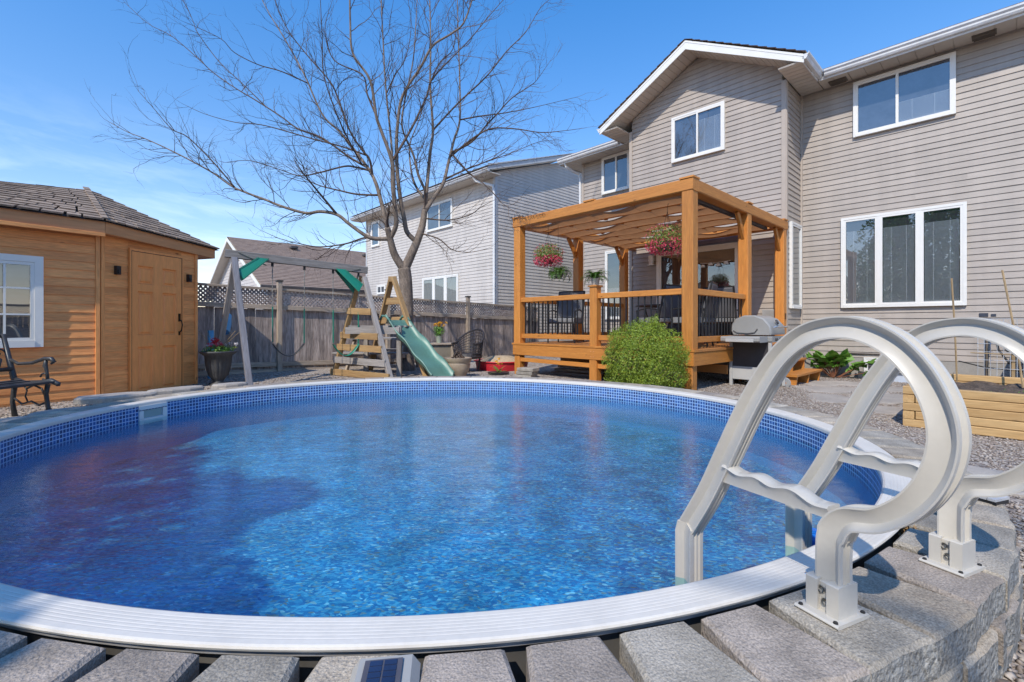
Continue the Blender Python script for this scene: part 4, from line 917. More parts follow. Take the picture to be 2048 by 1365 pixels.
# local wall frame: x along wall from a to b, -y outward (towards the pool)
ML = wallM(CL, C0); MD = wallM(C0, C1); LD = (C1 - C0).length
siding(shed, ML, 0, 3.2 - .03, .03, 2.27, SHEDW, pitch=.107, proud=.014)
dx0, dx1 = .385, .385 + .79
siding(shed, MD, .05, dx0 - .02, .05, 2.25, SHEDW, pitch=.107, proud=.010)
siding(shed, MD, dx1 + .02, LD - .04, .03, 2.20, SHEDW, pitch=.107, proud=.010)
siding(shed, MD, dx0 - .02, dx1 + .02, 2.09, 2.22, SHEDW, pitch=.107, proud=.010)
mb = MB(); v = [CL - C0, C0 - C0, C1 - C0, C1 - C0 + Vector((-1.7, .9, 0)), CL - C0 + Vector((-1.9, 1.2, 0))]
off = Vector((-.012, .006, 0)); vs = [p + off for p in v] + [p + off + Vector((0, 0, 2.24)) for p in v]
mb.add(vs, [(i, (i + 1) % 5, 5 + (i + 1) % 5, 5 + i) for i in range(5)] + [(5, 6, 7, 8, 9)]); mb.build('wall_core', FASCIA, shed)
for nm, Mx, x in (('corner_trim', ML, 3.175), ('corner_trim', MD, .022), ('corner_trim', MD, LD - .02)):
    bar(nm, Mx @ Vector((x, -.016, .02)), Mx @ Vector((x, -.016, 2.24)), .045, .022, SHEDW, shed, up=Mx.to_3x3() @ Vector((0, -1, 0)))
# window on the long wall
sw = window(shed, ML @ Mt(1.612, -.006, .86), .98, .93, [(0, 1)], name='window', trim=.075, back=mat('shed_window_dark', (.035, .04, .045), .5, var=.5, scale=4))
mb = MB()
for fx in (.25, .5, .75): mb.box((.98 * fx, -.046, .465), (.020, .012, .85))
for fz_ in (.335, .665): mb.box((.49, -.0475, .93 * fz_), (.90, .010, .020))
mb.build('muntin', WHITE, sw)
# door
dm = MB(); dw = dx1 - dx0; H0, H1 = .05, 2.07; pans = []
xs = [.09, .09 + .235, dw - .09 - .235, dw - .09]
for (a, b) in ((xs[0], xs[1]), (xs[2], xs[3])):
    for (z0, z1) in ((.12, .74), (.90, 1.46 + .06), (1.62, 1.88)): pans.append((a, b, z0, z1))
dm.box((dw / 2, -.006, (H0 + H1) / 2), (dw, .008, H1 - H0))
for (a, b) in ((0, xs[0]), (xs[1], xs[2]), (xs[3], dw)): dm.box(((a + b) / 2, -.021, (H0 + H1) / 2), (b - a, .026, H1 - H0))
for (a, b) in ((xs[0], xs[1]), (xs[2], xs[3])):
    for (z0, z1) in ((H0, .12), (.74, .90), (1.52, 1.62), (1.88, H1)): dm.box(((a + b) / 2, -.021, (z0 + z1) / 2), (b - a - .0004, .026, z1 - z0))
door = dm.build('door', DOORW, shed, MD @ Mt(dx0, -.004, 0))
for (a, b, z0, z1) in pans:
    mb = MB(); y = -.031; c = Vector(((a + b) / 2, 0, (z0 + z1) / 2)); w, h = b - a, z1 - z0
    r = []
    for (ins, dy) in ((0, .0), (.014, .012), (.030, .012), (.048, -.003)):
        r.append([(c.x - w / 2 + ins, y + dy, c.z - h / 2 + ins), (c.x + w / 2 - ins, y + dy, c.z - h / 2 + ins), (c.x + w / 2 - ins, y + dy, c.z + h / 2 - ins), (c.x - w / 2 + ins, y + dy, c.z + h / 2 - ins)])
    # raised moulding frame then recess then raised field
    r[0] = [(q[0], -.033, q[2]) for q in r[0]]; r[1] = [(q[0], -.013, q[2]) for q in r[1]]; r[2] = [(q[0], -.012, q[2]) for q in r[2]]; r[3] = [(q[0], -.027, q[2]) for q in r[3]]
    vs = [p for rr in r for p in rr]; fs = [(4 * i + j, 4 * i + (j + 1) % 4, 4 * i + 4 + (j + 1) % 4, 4 * i + 4 + j) for i in range(3) for j in range(4)] + [(12, 13, 14, 15)]
    mb.add(vs, fs); mb.build('door_panel', DOORW, door)
mb = MB(); mb.box((dw / 2, -.024, H1 + .02), (dw + .05, .03, .03)); mb.box((-.012, -.024, 1.05), (.024, .03, 2.06)); mb.box((dw + .012, -.024, 1.05), (.024, .03, 2.06)); mb.build('door_frame', DOORW, shed, MD @ Mt(dx0, -.004, 0))
mb = MB(); mb.box((dw / 2, -.0365, H1 + .001), (dw + .004, .005, .007)); mb.box((.001, -.0365, 1.06), (.007, .005, 2.02)); mb.box((dw - .001, -.0365, 1.06), (.006, .005, 2.02)); mb.build('door_gap_shade', BLACKM, shed, MD @ Mt(dx0, -.004, 0))  # black strips put the gap's shade into colour round the door
mb = MB(); hz = 1.02
mb.tube([(dw - .045, -.035, hz + .11), (dw - .045, -.075, hz + .09), (dw - .040, -.085, hz + .03), (dw - .045, -.075, hz - .05), (dw - .045, -.04, hz - .09)], .009, 7); mb.box((dw - .045, -.036, hz + .14), (.035, .012, .12), None, .003); mb.box((dw - .045, -.036, hz - .1), (.028, .012, .06), None, .003)
mb.build('handle', mat('bronze', (.05, .038, .025), .35, metal=.8), door)
for x in (.20, dx1 + .135):
    mb = MB(); mb.box((x, -.035, 1.78), (.055, .05, .115), None, .004); mb.box((x, -.062, 1.76), (.03, .02, .05)); mb.build('wall_lamp', BLACKM, shed, MD)
# eaves: fascia boards, soffit
E0 = Vector((-5.215, 6.02, 0)) - C0; E1 = Vector((-4.99, 7.88, 0)) - C0; EL = E0 - dL * 3.4
zt0, zt1 = 2.375, 2.315; hf = .155
for nm, a, b, za, zb2 in (('fascia', EL, E0, zt0, zt0), ('fascia', E0, E1, zt0, zt1)):
    bar(nm, a + Vector((0, 0, za - hf / 2)), b + Vector((0, 0, zb2 - hf / 2)), .022, hf, FASCIA, shed)
a = EL + Vector((0, 0, zt0 - hf + .0)) + Vector((.012, -.012, .0)); b = E0 + Vector((0, 0, zt0 - hf)) + Vector((.012, -.012, 0))
bar('fascia_lip', a - Vector((0, 0, .022)), b - Vector((0, 0, .022)), .035, .045, SHEDW, shed)
E2 = E1 + Vector((-1.6, .55, 0))
bar('fascia', E1 + Vector((0, 0, zt1 - hf / 2)), E2 + Vector((0, 0, zt1 - hf / 2)), .022, hf, FASCIA, shed)
MB().add([EL + Vector((0, 0, 2.225)), E0 + Vector((0, 0, 2.225)), E1 + Vector((0, 0, 2.17)), E2 + Vector((0, 0, 2.17)), Vector((-1.9, .6, 2.225))], [(4, 3, 2, 1, 0)]).build('soffit', FASCIA, shed)
AP = Vector((-6.25, 6.90, 3.03)) - C0; AR = AP.lerp(EL + Vector((0, 0, zt0)), .36)
def shakes(A, B, C, D, rows, per, seed):
    """individual split shakes on the roof face eave A-B, ridge D-C"""
    q = random.Random(seed); nrm = (B - A).cross(D - A).normalized(); nrm = nrm if nrm.z > 0 else -nrm
    sl = ((D - A).length + (C - B).length) / 2 / rows
    for i in range(rows):
        f0 = i / rows; a, b = A.lerp(D, f0), B.lerp(C, f0); f1 = min(1.0, (i + 1.8) / rows); c, d = B.lerp(C, f1), A.lerp(D, f1)
        n = max(1, int(round(per * (b - a).length / (B - A).length))); x = 0; ws = [q.uniform(.7, 1.3) for _ in range(n)]; tot = sum(ws); s = 0
        for w in ws:
            g0, g1 = s / tot, (s + w) / tot; s += w; jj = q.uniform(-.007, .007); up = (d - a).normalized(); t = q.uniform(.016, .024)
            p = [a.lerp(b, g0 + .004), a.lerp(b, g1 - .004), d.lerp(c, g1 - .004), d.lerp(c, g0 + .004)]
            o0 = p[0]; lf = nrm * .008
            vs = [p[0] + up * jj + lf, p[1] + up * (jj + q.uniform(-.005, .005)) + lf, p[2], p[3]]; vs += [vs[0] + nrm * t, vs[1] + nrm * t, p[2] + nrm * .006, p[3] + nrm * .007]
            me = MB().add([v_ - o0 for v_ in vs], [(3, 2, 1, 0), (4, 5, 6, 7), (0, 1, 5, 4), (1, 2, 6, 5), (3, 0, 4, 7)]).mesh('shake', SHAKE)
            link('shake', me, shed, Matrix.Translation(o0))
zl = Vector((0, 0, .012))
R0, RL_, R1 = E0 + Vector((.03, -.03, zt0)), EL + Vector((.03, -.03, zt0)), E1 + Vector((.05, .05, zt1))
shakes(RL_, R0, AP, AR, 13, 17, 3)
shakes(R0, R1, AP + Vector((.02, .02, 0)), AP, 12, 12, 4)
R2 = E2 + Vector((0, .05, zt1)); shakes(R1, R2, AP, AP + Vector((-.02, 0, 0)), 8, 7, 6)
mb = MB(); mb.add([RL_ - zl, R0 - zl, AP - zl, AR - zl, R1 - zl, R2 - zl], [(0, 1, 2, 3), (1, 4, 2), (4, 5, 2), (3, 2, 5)]); mb.build('roof_deck', mat('roof_felt', (.05, .04, .035), .9), shed)
for i in range(11):
    f = i / 11; a, b = R0.lerp(AP, f), R0.lerp(AP, f + .12); bar('hip_shake', a + Vector((0, 0, .030 + .008)), b + Vector((0, 0, .026)), .07, .014, SHAKE, shed)
# ================================================================ TREE
LIMBS=[
(0.135,0.12,[(-2.18,9.8,0.3),(-2.19,9.8,0.95),(-2.2,9.8,1.57),(-2.22,9.8,1.99),(-2.25,9.8,2.22)]),
(0.075,0.05,[(-2.27,9.8,2.18),(-2.43,9.7,2.49),(-2.49,9.6,2.81),(-2.52,9.5,3.02)]),
(0.05,0.006,[(-2.47,9.5,2.87),(-2.57,9.59,3.19),(-2.68,9.68,3.57),(-2.83,9.78,4.01),(-2.99,9.87,4.3),(-3.24,9.96,4.63),(-3.46,10.05,4.9),(-3.74,10.14,5.24),(-4.13,10.23,5.63),(-4.55,10.32,6.52),(-5.01,10.42,7.34),(-5.44,10.51,8.03),(-5.8,10.6,8.72)]),
(0.045,0.012,[(-2.49,9.5,2.79),(-2.34,9.41,3.05),(-2.34,9.32,3.38),(-2.34,9.23,3.8),(-2.34,9.14,4.23),(-2.52,9.05,4.79),(-2.59,8.96,5.04),(-2.68,8.87,5.67),(-2.97,8.78,6.11),(-2.99,8.69,6.63),(-2.97,8.6,7.36)]),
(0.085,0.055,[(-2.21,9.8,2.18),(-2.09,9.83,2.51),(-1.97,9.85,2.85),(-1.88,9.88,3.15),(-1.84,9.9,3.47)]),
(0.055,0.01,[(-1.84,9.9,3.47),(-1.83,9.97,3.7),(-1.75,10.03,4.7),(-1.7,10.1,5.23),(-1.77,10.17,6.22),(-1.77,10.23,7.15),(-1.81,10.3,8.5)]),
(0.045,0.008,[(-1.85,9.9,3.42),(-1.69,10.06,3.75),(-1.5,10.22,4.12),(-1.4,10.39,4.66),(-1.3,10.55,5.2),(-1.19,10.71,5.72),(-1.21,10.88,6.72),(-1.26,11.04,7.74),(-1.31,11.2,9.15)]),
(0.045,0.012,[(-2.03,9.85,2.83),(-2.21,9.78,3.01),(-2.25,9.71,3.27),(-2.3,9.64,3.61),(-2.34,9.57,4.1),(-2.34,9.5,4.59),(-2.3,9.43,5.01),(-2.18,9.35,5.59),(-1.8,9.28,6.14),(-1.55,9.21,6.52),(-1.18,9.14,6.71),(-0.93,9.07,6.88),(-0.75,9.0,7.32)]),
(0.04,0.004,[(-2.51,9.6,2.81),(-2.79,9.56,2.8),(-2.97,9.51,2.85),(-3.29,9.47,3.08),(-3.52,9.43,3.26),(-3.83,9.38,3.31),(-4.11,9.34,3.27),(-4.58,9.29,3.4),(-4.85,9.25,3.51),(-5.16,9.21,3.62),(-5.46,9.16,3.75),(-5.81,9.12,4.0),(-6.24,9.07,4.24),(-6.66,9.03,4.45),(-7.02,8.99,4.61),(-7.32,8.94,4.72),(-7.61,8.9,4.88)]),
(0.022,0.004,[(-3.44,9.2,3.2),(-3.75,9.03,3.63),(-3.91,8.87,3.87),(-4.04,8.7,4.12)]),
(0.035,0.004,[(-3.01,9.8,4.33),(-3.41,9.88,4.57),(-3.81,9.97,4.87),(-4.15,10.05,5.09),(-4.62,10.13,5.28),(-5.04,10.22,5.59),(-5.6,10.3,5.96),(-6.13,10.38,6.29),(-6.67,10.47,6.68),(-7.05,10.55,7.03),(-7.7,10.63,7.58),(-8.3,10.72,7.92),(-8.9,10.8,8.46)]),
(0.035,0.006,[(-2.91,9.9,4.19),(-2.95,9.81,4.49),(-3.09,9.72,4.67),(-3.31,9.64,5.01),(-3.53,9.55,5.63),(-3.66,9.46,5.94),(-4.13,9.38,6.48),(-4.47,9.29,6.95),(-4.72,9.2,7.61)]),
(0.018,0.004,[(-5.65,10.4,6.23),(-6.17,10.5,6.67),(-6.65,10.6,7.06),(-7.15,10.7,7.69),(-7.35,10.8,8.08),(-7.69,10.9,8.7)]),
(0.02,0.003,[(-4.45,10.1,6.24),(-4.94,9.95,6.42),(-5.33,9.8,6.48),(-5.7,9.65,6.64),(-5.87,9.5,6.82),(-6.25,9.35,6.96),(-6.4,9.2,6.97)]),
(0.02,0.003,[(-5.2,8.9,3.68),(-5.56,8.82,4.1),(-6.01,8.74,4.54),(-6.27,8.66,4.66),(-6.54,8.58,5.0),(-6.76,8.5,5.28)]),
(0.02,0.003,[(-3.0,9.9,4.68),(-3.49,9.81,4.81),(-4.08,9.73,4.92),(-4.7,9.64,5.05),(-5.12,9.56,5.12),(-5.58,9.47,5.13),(-6.13,9.39,5.26),(-6.45,9.3,5.39)]),
(0.045,0.008,[(-2.45,9.8,3.34),(-2.49,9.7,3.94),(-2.46,9.6,4.54),(-2.47,9.5,5.04),(-2.53,9.4,5.86),(-2.56,9.3,6.87),(-2.57,9.2,7.61)]),
(0.035,0.006,[(-2.46,9.6,4.39),(-2.12,9.77,5.09),(-1.83,9.94,5.84),(-1.73,10.11,6.32),(-1.39,10.29,6.82),(-0.93,10.46,7.41),(-0.53,10.63,8.02),(-0.1,10.8,8.63)]),
(0.03,0.004,[(-1.67,10.1,5.19),(-1.15,10.23,5.85),(-0.55,10.37,6.52),(-0.11,10.5,7.17),(0.31,10.63,7.67),(0.66,10.77,8.32),(1.02,10.9,8.7)]),
(0.026,0.003,[(-1.33,10.3,4.8),(-0.88,10.26,5.02),(-0.53,10.21,5.4),(-0.31,10.17,5.62),(-0.01,10.13,5.93),(0.39,10.09,6.18),(0.54,10.04,6.29),(0.81,10.0,6.66)]),
(0.024,0.003,[(-1.36,10.3,4.75),(-0.91,10.22,5.07),(-0.47,10.13,5.28),(0.06,10.05,5.24),(0.61,9.97,5.13),(1.11,9.88,5.13),(1.56,9.8,5.16)]),
(0.02,0.003,[(-1.2,10.6,5.63),(-0.71,10.46,5.67),(-0.24,10.32,5.68),(0.23,10.18,5.71),(0.62,10.04,5.73),(1.38,9.9,5.85)]),
(0.02,0.003,[(-1.46,10.1,4.14),(-1.0,9.97,4.32),(-0.59,9.85,4.45),(-0.25,9.72,4.55),(-0.02,9.6,4.69)]),
(0.02,0.003,[(-1.33,10.1,4.72),(-1.1,9.92,4.43),(-0.87,9.73,4.16),(-0.64,9.55,3.97),(-0.39,9.37,3.69),(-0.16,9.18,3.4),(0.15,9.0,3.16)]),
(0.016,0.003,[(-1.86,9.8,2.93),(-1.47,9.6,2.79),(-1.19,9.4,2.55),(-0.82,9.2,2.47),(-0.47,9.0,2.51)]),
(0.016,0.003,[(-1.8,9.85,3.25),(-1.28,9.69,3.19),(-0.85,9.52,3.28),(-0.62,9.36,3.39),(-0.33,9.2,3.5)]),
(0.02,0.003,[(-2.81,9.7,2.82),(-3.0,9.58,2.82),(-3.35,9.47,2.68),(-3.82,9.35,2.6),(-4.16,9.23,2.64),(-4.5,9.12,2.72),(-4.83,9.0,2.87)]),
(0.02,0.003,[(-3.04,9.9,3.74),(-3.39,9.83,3.75),(-3.68,9.77,3.83),(-3.96,9.7,3.92),(-4.24,9.63,4.04),(-4.52,9.57,4.23),(-4.69,9.5,4.33)]),
(0.03,0.005,[(-2.06,9.8,3.81),(-2.14,9.74,4.16),(-2.15,9.69,4.55),(-2.29,9.63,5.1),(-2.18,9.57,5.63),(-2.0,9.51,6.41),(-1.93,9.46,7.19),(-1.89,9.4,7.75)]),
(0.03,0.005,[(-1.84,10.0,3.73),(-2.07,10.12,4.04),(-2.2,10.24,4.43),(-2.25,10.36,5.02),(-2.07,10.48,5.62),(-1.96,10.6,6.12)]),
(0.03,0.005,[(-3.11,9.2,3.97),(-3.23,9.08,4.43),(-3.39,8.96,5.05),(-3.54,8.84,5.75),(-3.52,8.72,6.34),(-3.51,8.6,7.09)]),
(0.022,0.004,[(-3.09,10.2,4.41),(-3.38,10.29,4.5),(-3.69,10.37,4.55),(-4.27,10.46,4.44),(-4.76,10.54,4.39),(-5.25,10.63,4.56),(-5.97,10.71,4.79),(-6.59,10.8,4.78)]),
(0.02,0.003,[(-1.73,10.0,6.1),(-1.51,9.82,6.49),(-1.22,9.65,6.7),(-1.1,9.48,7.1),(-0.83,9.3,7.58)]),
(0.018,0.003,[(-2.72,9.4,5.24),(-2.86,9.3,5.6),(-2.93,9.2,5.94),(-3.45,9.1,6.18),(-3.58,9.0,6.7),(-3.4,8.9,7.2)]),
(0.018,0.003,[(-2.55,9.5,5.7),(-2.33,9.38,6.04),(-2.11,9.25,6.27),(-1.96,9.12,6.78),(-2.0,9.0,7.37)]),
(0.016,0.003,[(-0.23,9.9,4.61),(0.17,10.17,4.84),(0.57,10.43,5.1),(0.98,10.7,5.26)]),
]

tb = Vector((-2.18, 9.8, 0))
tree = root('maple_tree', tb, 'bare multi stemmed maple tree standing before the fence', 'tree')
TMB = MB(); TWG = MB(); q = random.Random(5)
def smooth_limb(P, r0, r1, n=5):
    C = catmull(P, n); k = len(C); return C, [r0 + (r1 - r0) * (i / (k - 1)) ** .85 for i in range(k)]
def twig(p, d, ln, r, lvl):
    n = max(3, int(ln / .085)); pts = [p.copy()]; d = d.normalized(); rs = [r]
    for i in range(n):
        d = (d + Vector((q.uniform(-1, 1), q.uniform(-1, 1), q.uniform(-.8, 1.0))) * .27 + Vector((0, 0, .03))).normalized()
        pts.append(pts[-1] + d * (ln / n)); rs.append(r * (1 - .72 * (i + 1) / n))
        if lvl < 3 and i >= 0 and q.random() < (.46 if lvl < 2 else .30):
            ax = Vector((q.uniform(-1, 1), q.uniform(-1, 1), q.uniform(-1, 1))).normalized()
            sd = (Quaternion(ax, R(q.uniform(28, 62))) @ d)
            twig(pts[-1], sd, ln * q.uniform(.30, .62), max(.0025, rs[-1] * .62), lvl + 1)
    TWG.tube(pts, rs, 3, cap=False)
first = True
CURVES = []
def to_eye(v_): w_ = v_ + tb; return Vector((w_.x / w_.y, (w_.z - 1.05) / w_.y))
for idx, (r0, r1, P) in enumerate(LIMBS):
    P = [Vector(a) - tb for a in P]
    if idx > 0:
        e0 = to_eye(P[0]); bp_, br_, bd_ = None, .1, 1e9
        for (Cc, rr_) in CURVES:
            for cpt, cr_ in zip(Cc, rr_):
                if cr_ < r0 * .8: continue
                dd_ = (to_eye(cpt) - e0).length + .02 * abs(cpt.y - P[0].y)
                if dd_ < bd_: bp_, br_, bd_ = cpt, cr_, dd_
        if bp_ is not None:
            dv_ = bp_ - P[0]; n_ = len(P)
            P = [p_ + dv_ * max(0, 1 - i_ / max(1, (n_ - 1) * .5)) for i_, p_ in enumerate(P)]
            r0 = min(r0, br_ * .8 / 1.2)
    if idx == 0: P[0].z = -.02
    C, rs = smooth_limb(P, r0 * (1.2 if idx else 1.05), r1 * 1.1)
    if idx == 0: rs[0] *= 1.35; rs[1] *= 1.15
    CURVES.append((C, rs))
    mb = MB(); mb.tube(C, rs, 10 if r0 > .04 else 6)
    mb.build('trunk' if idx == 0 else 'branch', BARK if r0 > .024 else TWIG, tree, smooth=True)
    if idx == 0: continue
    tot = 0
    for i in range(2, len(C)):
        seg = (C[i] - C[i - 1]).length; tot += seg
        dens = 2.5 if rs[i] < .03 else 1.1
        if rs[i] > .055: continue
        while q.random() < seg * dens * 2.1:
            d = (C[i] - C[i - 1]).normalized(); ax = Vector((q.uniform(-.5, .5), q.uniform(-1, 1), q.uniform(-.5, .5))).normalized()
            sd = Quaternion(ax, R(q.uniform(25, 60)) * q.choice((-1, 1))) @ d
            twig(C[i].lerp(C[i - 1], q.random()), sd, q.uniform(.35, 1.0) * (1.2 if rs[i] > .012 else .8), min(.0095, rs[i] * .5 + .0015), 1)
            seg -= .18
            if seg <= 0: break
    twig(C[-1], C[-1] - C[-2], .5, max(.003, r1 * .9), 2)
o = TWG.build('twigs', TWIG, tree); o['kind'] = 'stuff'

# ================================================================ SWING SET AND SLIDE
swg = root('swing_set', (-3.5, 7.9, 0), 'weathered timber swing set with green corner brackets and ladder platform', 'swing set')
SO = Vector((-3.5, 7.9, 0))
bL, bR = Vector((-4.42, 7.23, 2.15)), Vector((-2.62, 8.50, 2.035))
def S(v_): return Vector(v_) - SO
bd = (bR - bL).normalized()
bar('beam', S(bL), S(bR), .085, .122, BEAMW, swg)
apL, apR = Vector((-4.31, 7.31, 2.10)), Vector((-2.70, 8.45, 1.99))
legs = [(apL + Vector((.02, -.05, -.02)), (-3.76, 6.76, .06), GREYW2), (apL + Vector((-.02, .05, -.02)), (-5.03, 7.92, .06), GREYW),
        (apR + Vector((.06, -.05, -.10)), (-2.04, 7.95, .08), GREYW), (apR + Vector((-.05, .05, -.06)), (-3.38, 8.92, .08), YELW)]
for a, b, m in legs: bar('leg', S(a), S(b), .085, .085, m, swg, up=bd)
def bracket(p, along, name='corner_bracket'):
    mb = MB(); p = S(p); a = Vector(along).normalized(); side = a.cross(Vector((0, 0, 1))).normalized()
    for sg in (1, -1):
        o_ = side * .052 * sg; w = .11
        A = p + o_ + Vector((0, 0, .03)); Bq = A + a * .40 + Vector((0, 0, -.02)); Cc = A + Vector((0, 0, -.38)) + side * sg * .10
        vs = [A - a * .02 + Vector((0, 0, -.24)) + side * sg * .06, A + a * .28, A + a * .42, A + a * .06 + Vector((0, 0, -.37)) + side * sg * .10]
        th = side * sg * .012; vs2 = [x + th for x in vs]
        mb.add(vs + vs2, [(0, 1, 2, 3), (7, 6, 5, 4), (0, 4, 5, 1), (1, 5, 6, 2), (2, 6, 7, 3), (3, 7, 4, 0)])
        for (i, j) in ((0, 1), (3, 2)): mb.bar(vs2[i], vs2[j], .02, .02)
    mb.add([p + side * .06 + Vector((0, 0, .075)), p - side * .06 + Vector((0, 0, .075)), p - side * .06 + a * .4 + Vector((0, 0, -.075)), p + side * .06 + a * .4 + Vector((0, 0, -.075))], [(0, 1, 2, 3)])
    mb.build(name, GREENP, swg)
bracket(apL + bd * .04, bd); bracket(apR - bd * .04 + Vector((0, 0, -.02)), -bd)
def lp(k, t): a, b, _m = legs[k]; return Vector(a).lerp(Vector(b), t)
for t, m in ((.34, YELW), (.58, YELW), (.70, YELW), (.83, GREYW), (.955, YELW)):
    a, b = lp(2, t) - bd * .05, lp(3, t) - bd * .05; bar('rung', S(a + (a - b) * .03), S(b - (a - b) * .03), .035, .115, m, swg)
# climbing frame behind: second A with platform
ap2 = Vector((-2.30, 9.05, 1.95))
f2 = [(ap2 + Vector((.03, -.04, 0)), (-1.55, 8.55, .1), YELW), (ap2 + Vector((-.03, .04, 0)), (-2.95, 9.75, .1), YELW)]
for a, b, m in f2: bar('leg', S(a), S(b), .11, .05, m, swg, up=(0, 0, 1))
MB().box((0, 0, 0), (.15, .05, .1)).build('ridge_block', YELW, swg, S(ap2 + Vector((0, 0, -.02))))
for t, m in ((.24, YELW), (.44, YELW)):
    a = Vector(f2[0][0]).lerp(Vector(f2[0][1]), t); b = Vector(f2[1][0]).lerp(Vector(f2[1][1]), t); bar('rung', S(a), S(b), .04, .13, m, swg)
pz = 1.02
for k in range(5):
    a = Vector((-2.95, 8.55, pz)).lerp(Vector((-2.62, 8.98, pz)), k / 4); bar('deck_board', S(a), S(a + Vector((.78, -.20, 0))), .12, .03, GREYW, swg)
bar('platform_beam', S((-2.98, 8.42, pz - .075)), S((-1.98, 8.28, pz - .075)), .04, .12, GREYW, swg)
bar('platform_beam', S((-2.70, 9.02, pz - .075)), S((-1.85, 8.85, pz - .075)), .04, .12, YELW, swg)
bar('platform_post', S((-2.02, 8.42, .08)), S((-2.02, 8.42, pz)), .085, .085, GREYW, swg)
bar('platform_post', S((-2.80, 9.02, .08)), S((-2.80, 9.02, pz)), .085, .085, GREYW, swg)
# slide
p0, p1 = Vector((-2.12, 8.62, 1.10)), Vector((-1.17, 8.02, .13)); hd = Vector((p1.x - p0.x, p1.y - p0.y, 0)).normalized(); sd = hd.cross(Vector((0, 0, 1))).normalized()
V = []; F = []; NS = 40; sec = [(-.245, .085, 0), (-.235, .10, 0), (-.215, .095, 0), (-.195, .02, 0), (-.17, .0, 0), (-.10, -.006, 0), (0, -.004, 0), (.10, -.006, 0), (.17, 0, 0), (.195, .02, 0), (.215, .095, 0), (.235, .10, 0), (.245, .085, 0), (.20, -.012, 0), (0, -.02, 0), (-.20, -.012, 0)]
for i in range(NS + 1):
    t = i / NS; c = p0.lerp(p1, t); z = p0.z + (p1.z - p0.z) * (t ** 1.0) + .020 * math.sin(t * 6.283 * 2.6 + .6) * (1 if t < .9 else 1 - (t - .9) * 10) + (.03 * (1 - min(1, t * 12)))
    if t > .93: z = max(z, .13)
    for (a, b, _c) in sec: q_ = c + sd * a * (1.1 + .14 * t); V.append((q_.x - p0.x, q_.y - p0.y, z + b))
K = len(sec)
for i in range(NS):
    for j in range(K): F.append((i * K + j, (i + 1) * K + j, (i + 1) * K + (j + 1) % K, i * K + (j + 1) % K))
F += [tuple(range(K)), tuple(range((NS + 1) * K - 1, NS * K - 1, -1))]
sl_ = root('slide', (p0.x, p0.y, 0), 'wavy green plastic slide coming down from the swing set platform', 'slide')
MB().add(V, F).build('chute', SLIDE, sl_, smooth=40)
for sg in (-1, 1):
    mb = MB(); c = Vector((0, 0, 1.14)) + sd * .25 * sg; mb.tube([c + sd * 0 + hd * .10 + Vector((0, 0, -.02)), c + Vector((0, 0, .06)), c - hd * .10 + Vector((0, 0, .07)), c - hd * .16 + Vector((0, 0, .0))], .022, 8); mb.build('grab_lip', SLIDE, sl_, smooth=True)
bar('support_board', Vector((.66, -.47, .02)), Vector((.40, -.20, .62)), .03, .10, YELW, sl_)
# swings
def swing(t0, t1, zs, lab, col, m2):
    a, b = bL.lerp(bR, t0), bL.lerp(bR, t1); a.z -= .07; b.z -= .07; mid = (a + b) / 2
    r = root('swing', (mid.x, mid.y, zs), lab, 'swing', group='belt swings on the timber swing set')
    o_ = Vector((mid.x, mid.y, zs))
    seat = []; 
    w = (b - a); n = 12; V = []; F = []; side = Vector((-bd.y, bd.x, 0)) * .065
    for i in range(n + 1):
        t = i / n * 2 - 1; c = Vector((0, 0, 0)) + bd * (w.length * .49 * t); z = .20 * abs(t) ** 2.0
        for sgn in (-1, 1):
            for dz in (0, .012): V.append((c.x + side.x * sgn, c.y + side.y * sgn, z + dz))
    for i in range(n):
        A, B_ = i * 4, i * 4 + 4; F += [(A, A + 2, B_ + 2, B_), (A + 1, B_ + 1, B_ + 3, A + 3), (A, B_, B_ + 1, A + 1), (A + 2, A + 3, B_ + 3, B_ + 2)]
    MB().add(V, F).build('seat', m2, r, smooth=True)
    for e, sgn in ((a, -1), (b, 1)):
        top = e - o_; bot = bd * (w.length * .49 * sgn) + Vector((0, 0, .2)); mb = MB(); L_ = (top - bot).length; n = int(L_ / .05)
        for i in range(n):
            c = bot.lerp(top, (i + .5) / n)
            u_ = Vector((1, 0, 0)) if i % 2 else Vector((0, 1, 0)); mb.bar(c - Vector((0, 0, .03)), c + Vector((0, 0, .03)), .016 if i % 2 else .006, .006 if i % 2 else .016)
        mb.build('chain', mat('chain_steel', (.30, .29, .28), .5, metal=.6) if 'chain_steel' not in bpy.data.materials else bpy.data.materials['chain_steel'], r)
        mid_ = bot.lerp(top, .30); MB().tube([bot.lerp(top, .02), bot.lerp(top, .46)], .011, 7).build('chain_sleeve', col, r)
        MB().box(top - Vector((0, 0, .02)), (.03, .03, .07)).build('hanger', BLACKM, r)
swing(.30, .52, .53, 'black belt swing hanging left, nearest the shed', mat('teal_sleeve', (.02, .16, .12), .4), BLACKM)
swing(.73, .93, .50, 'green edged belt swing hanging beside the climbing rungs', GREENP, GREENP)

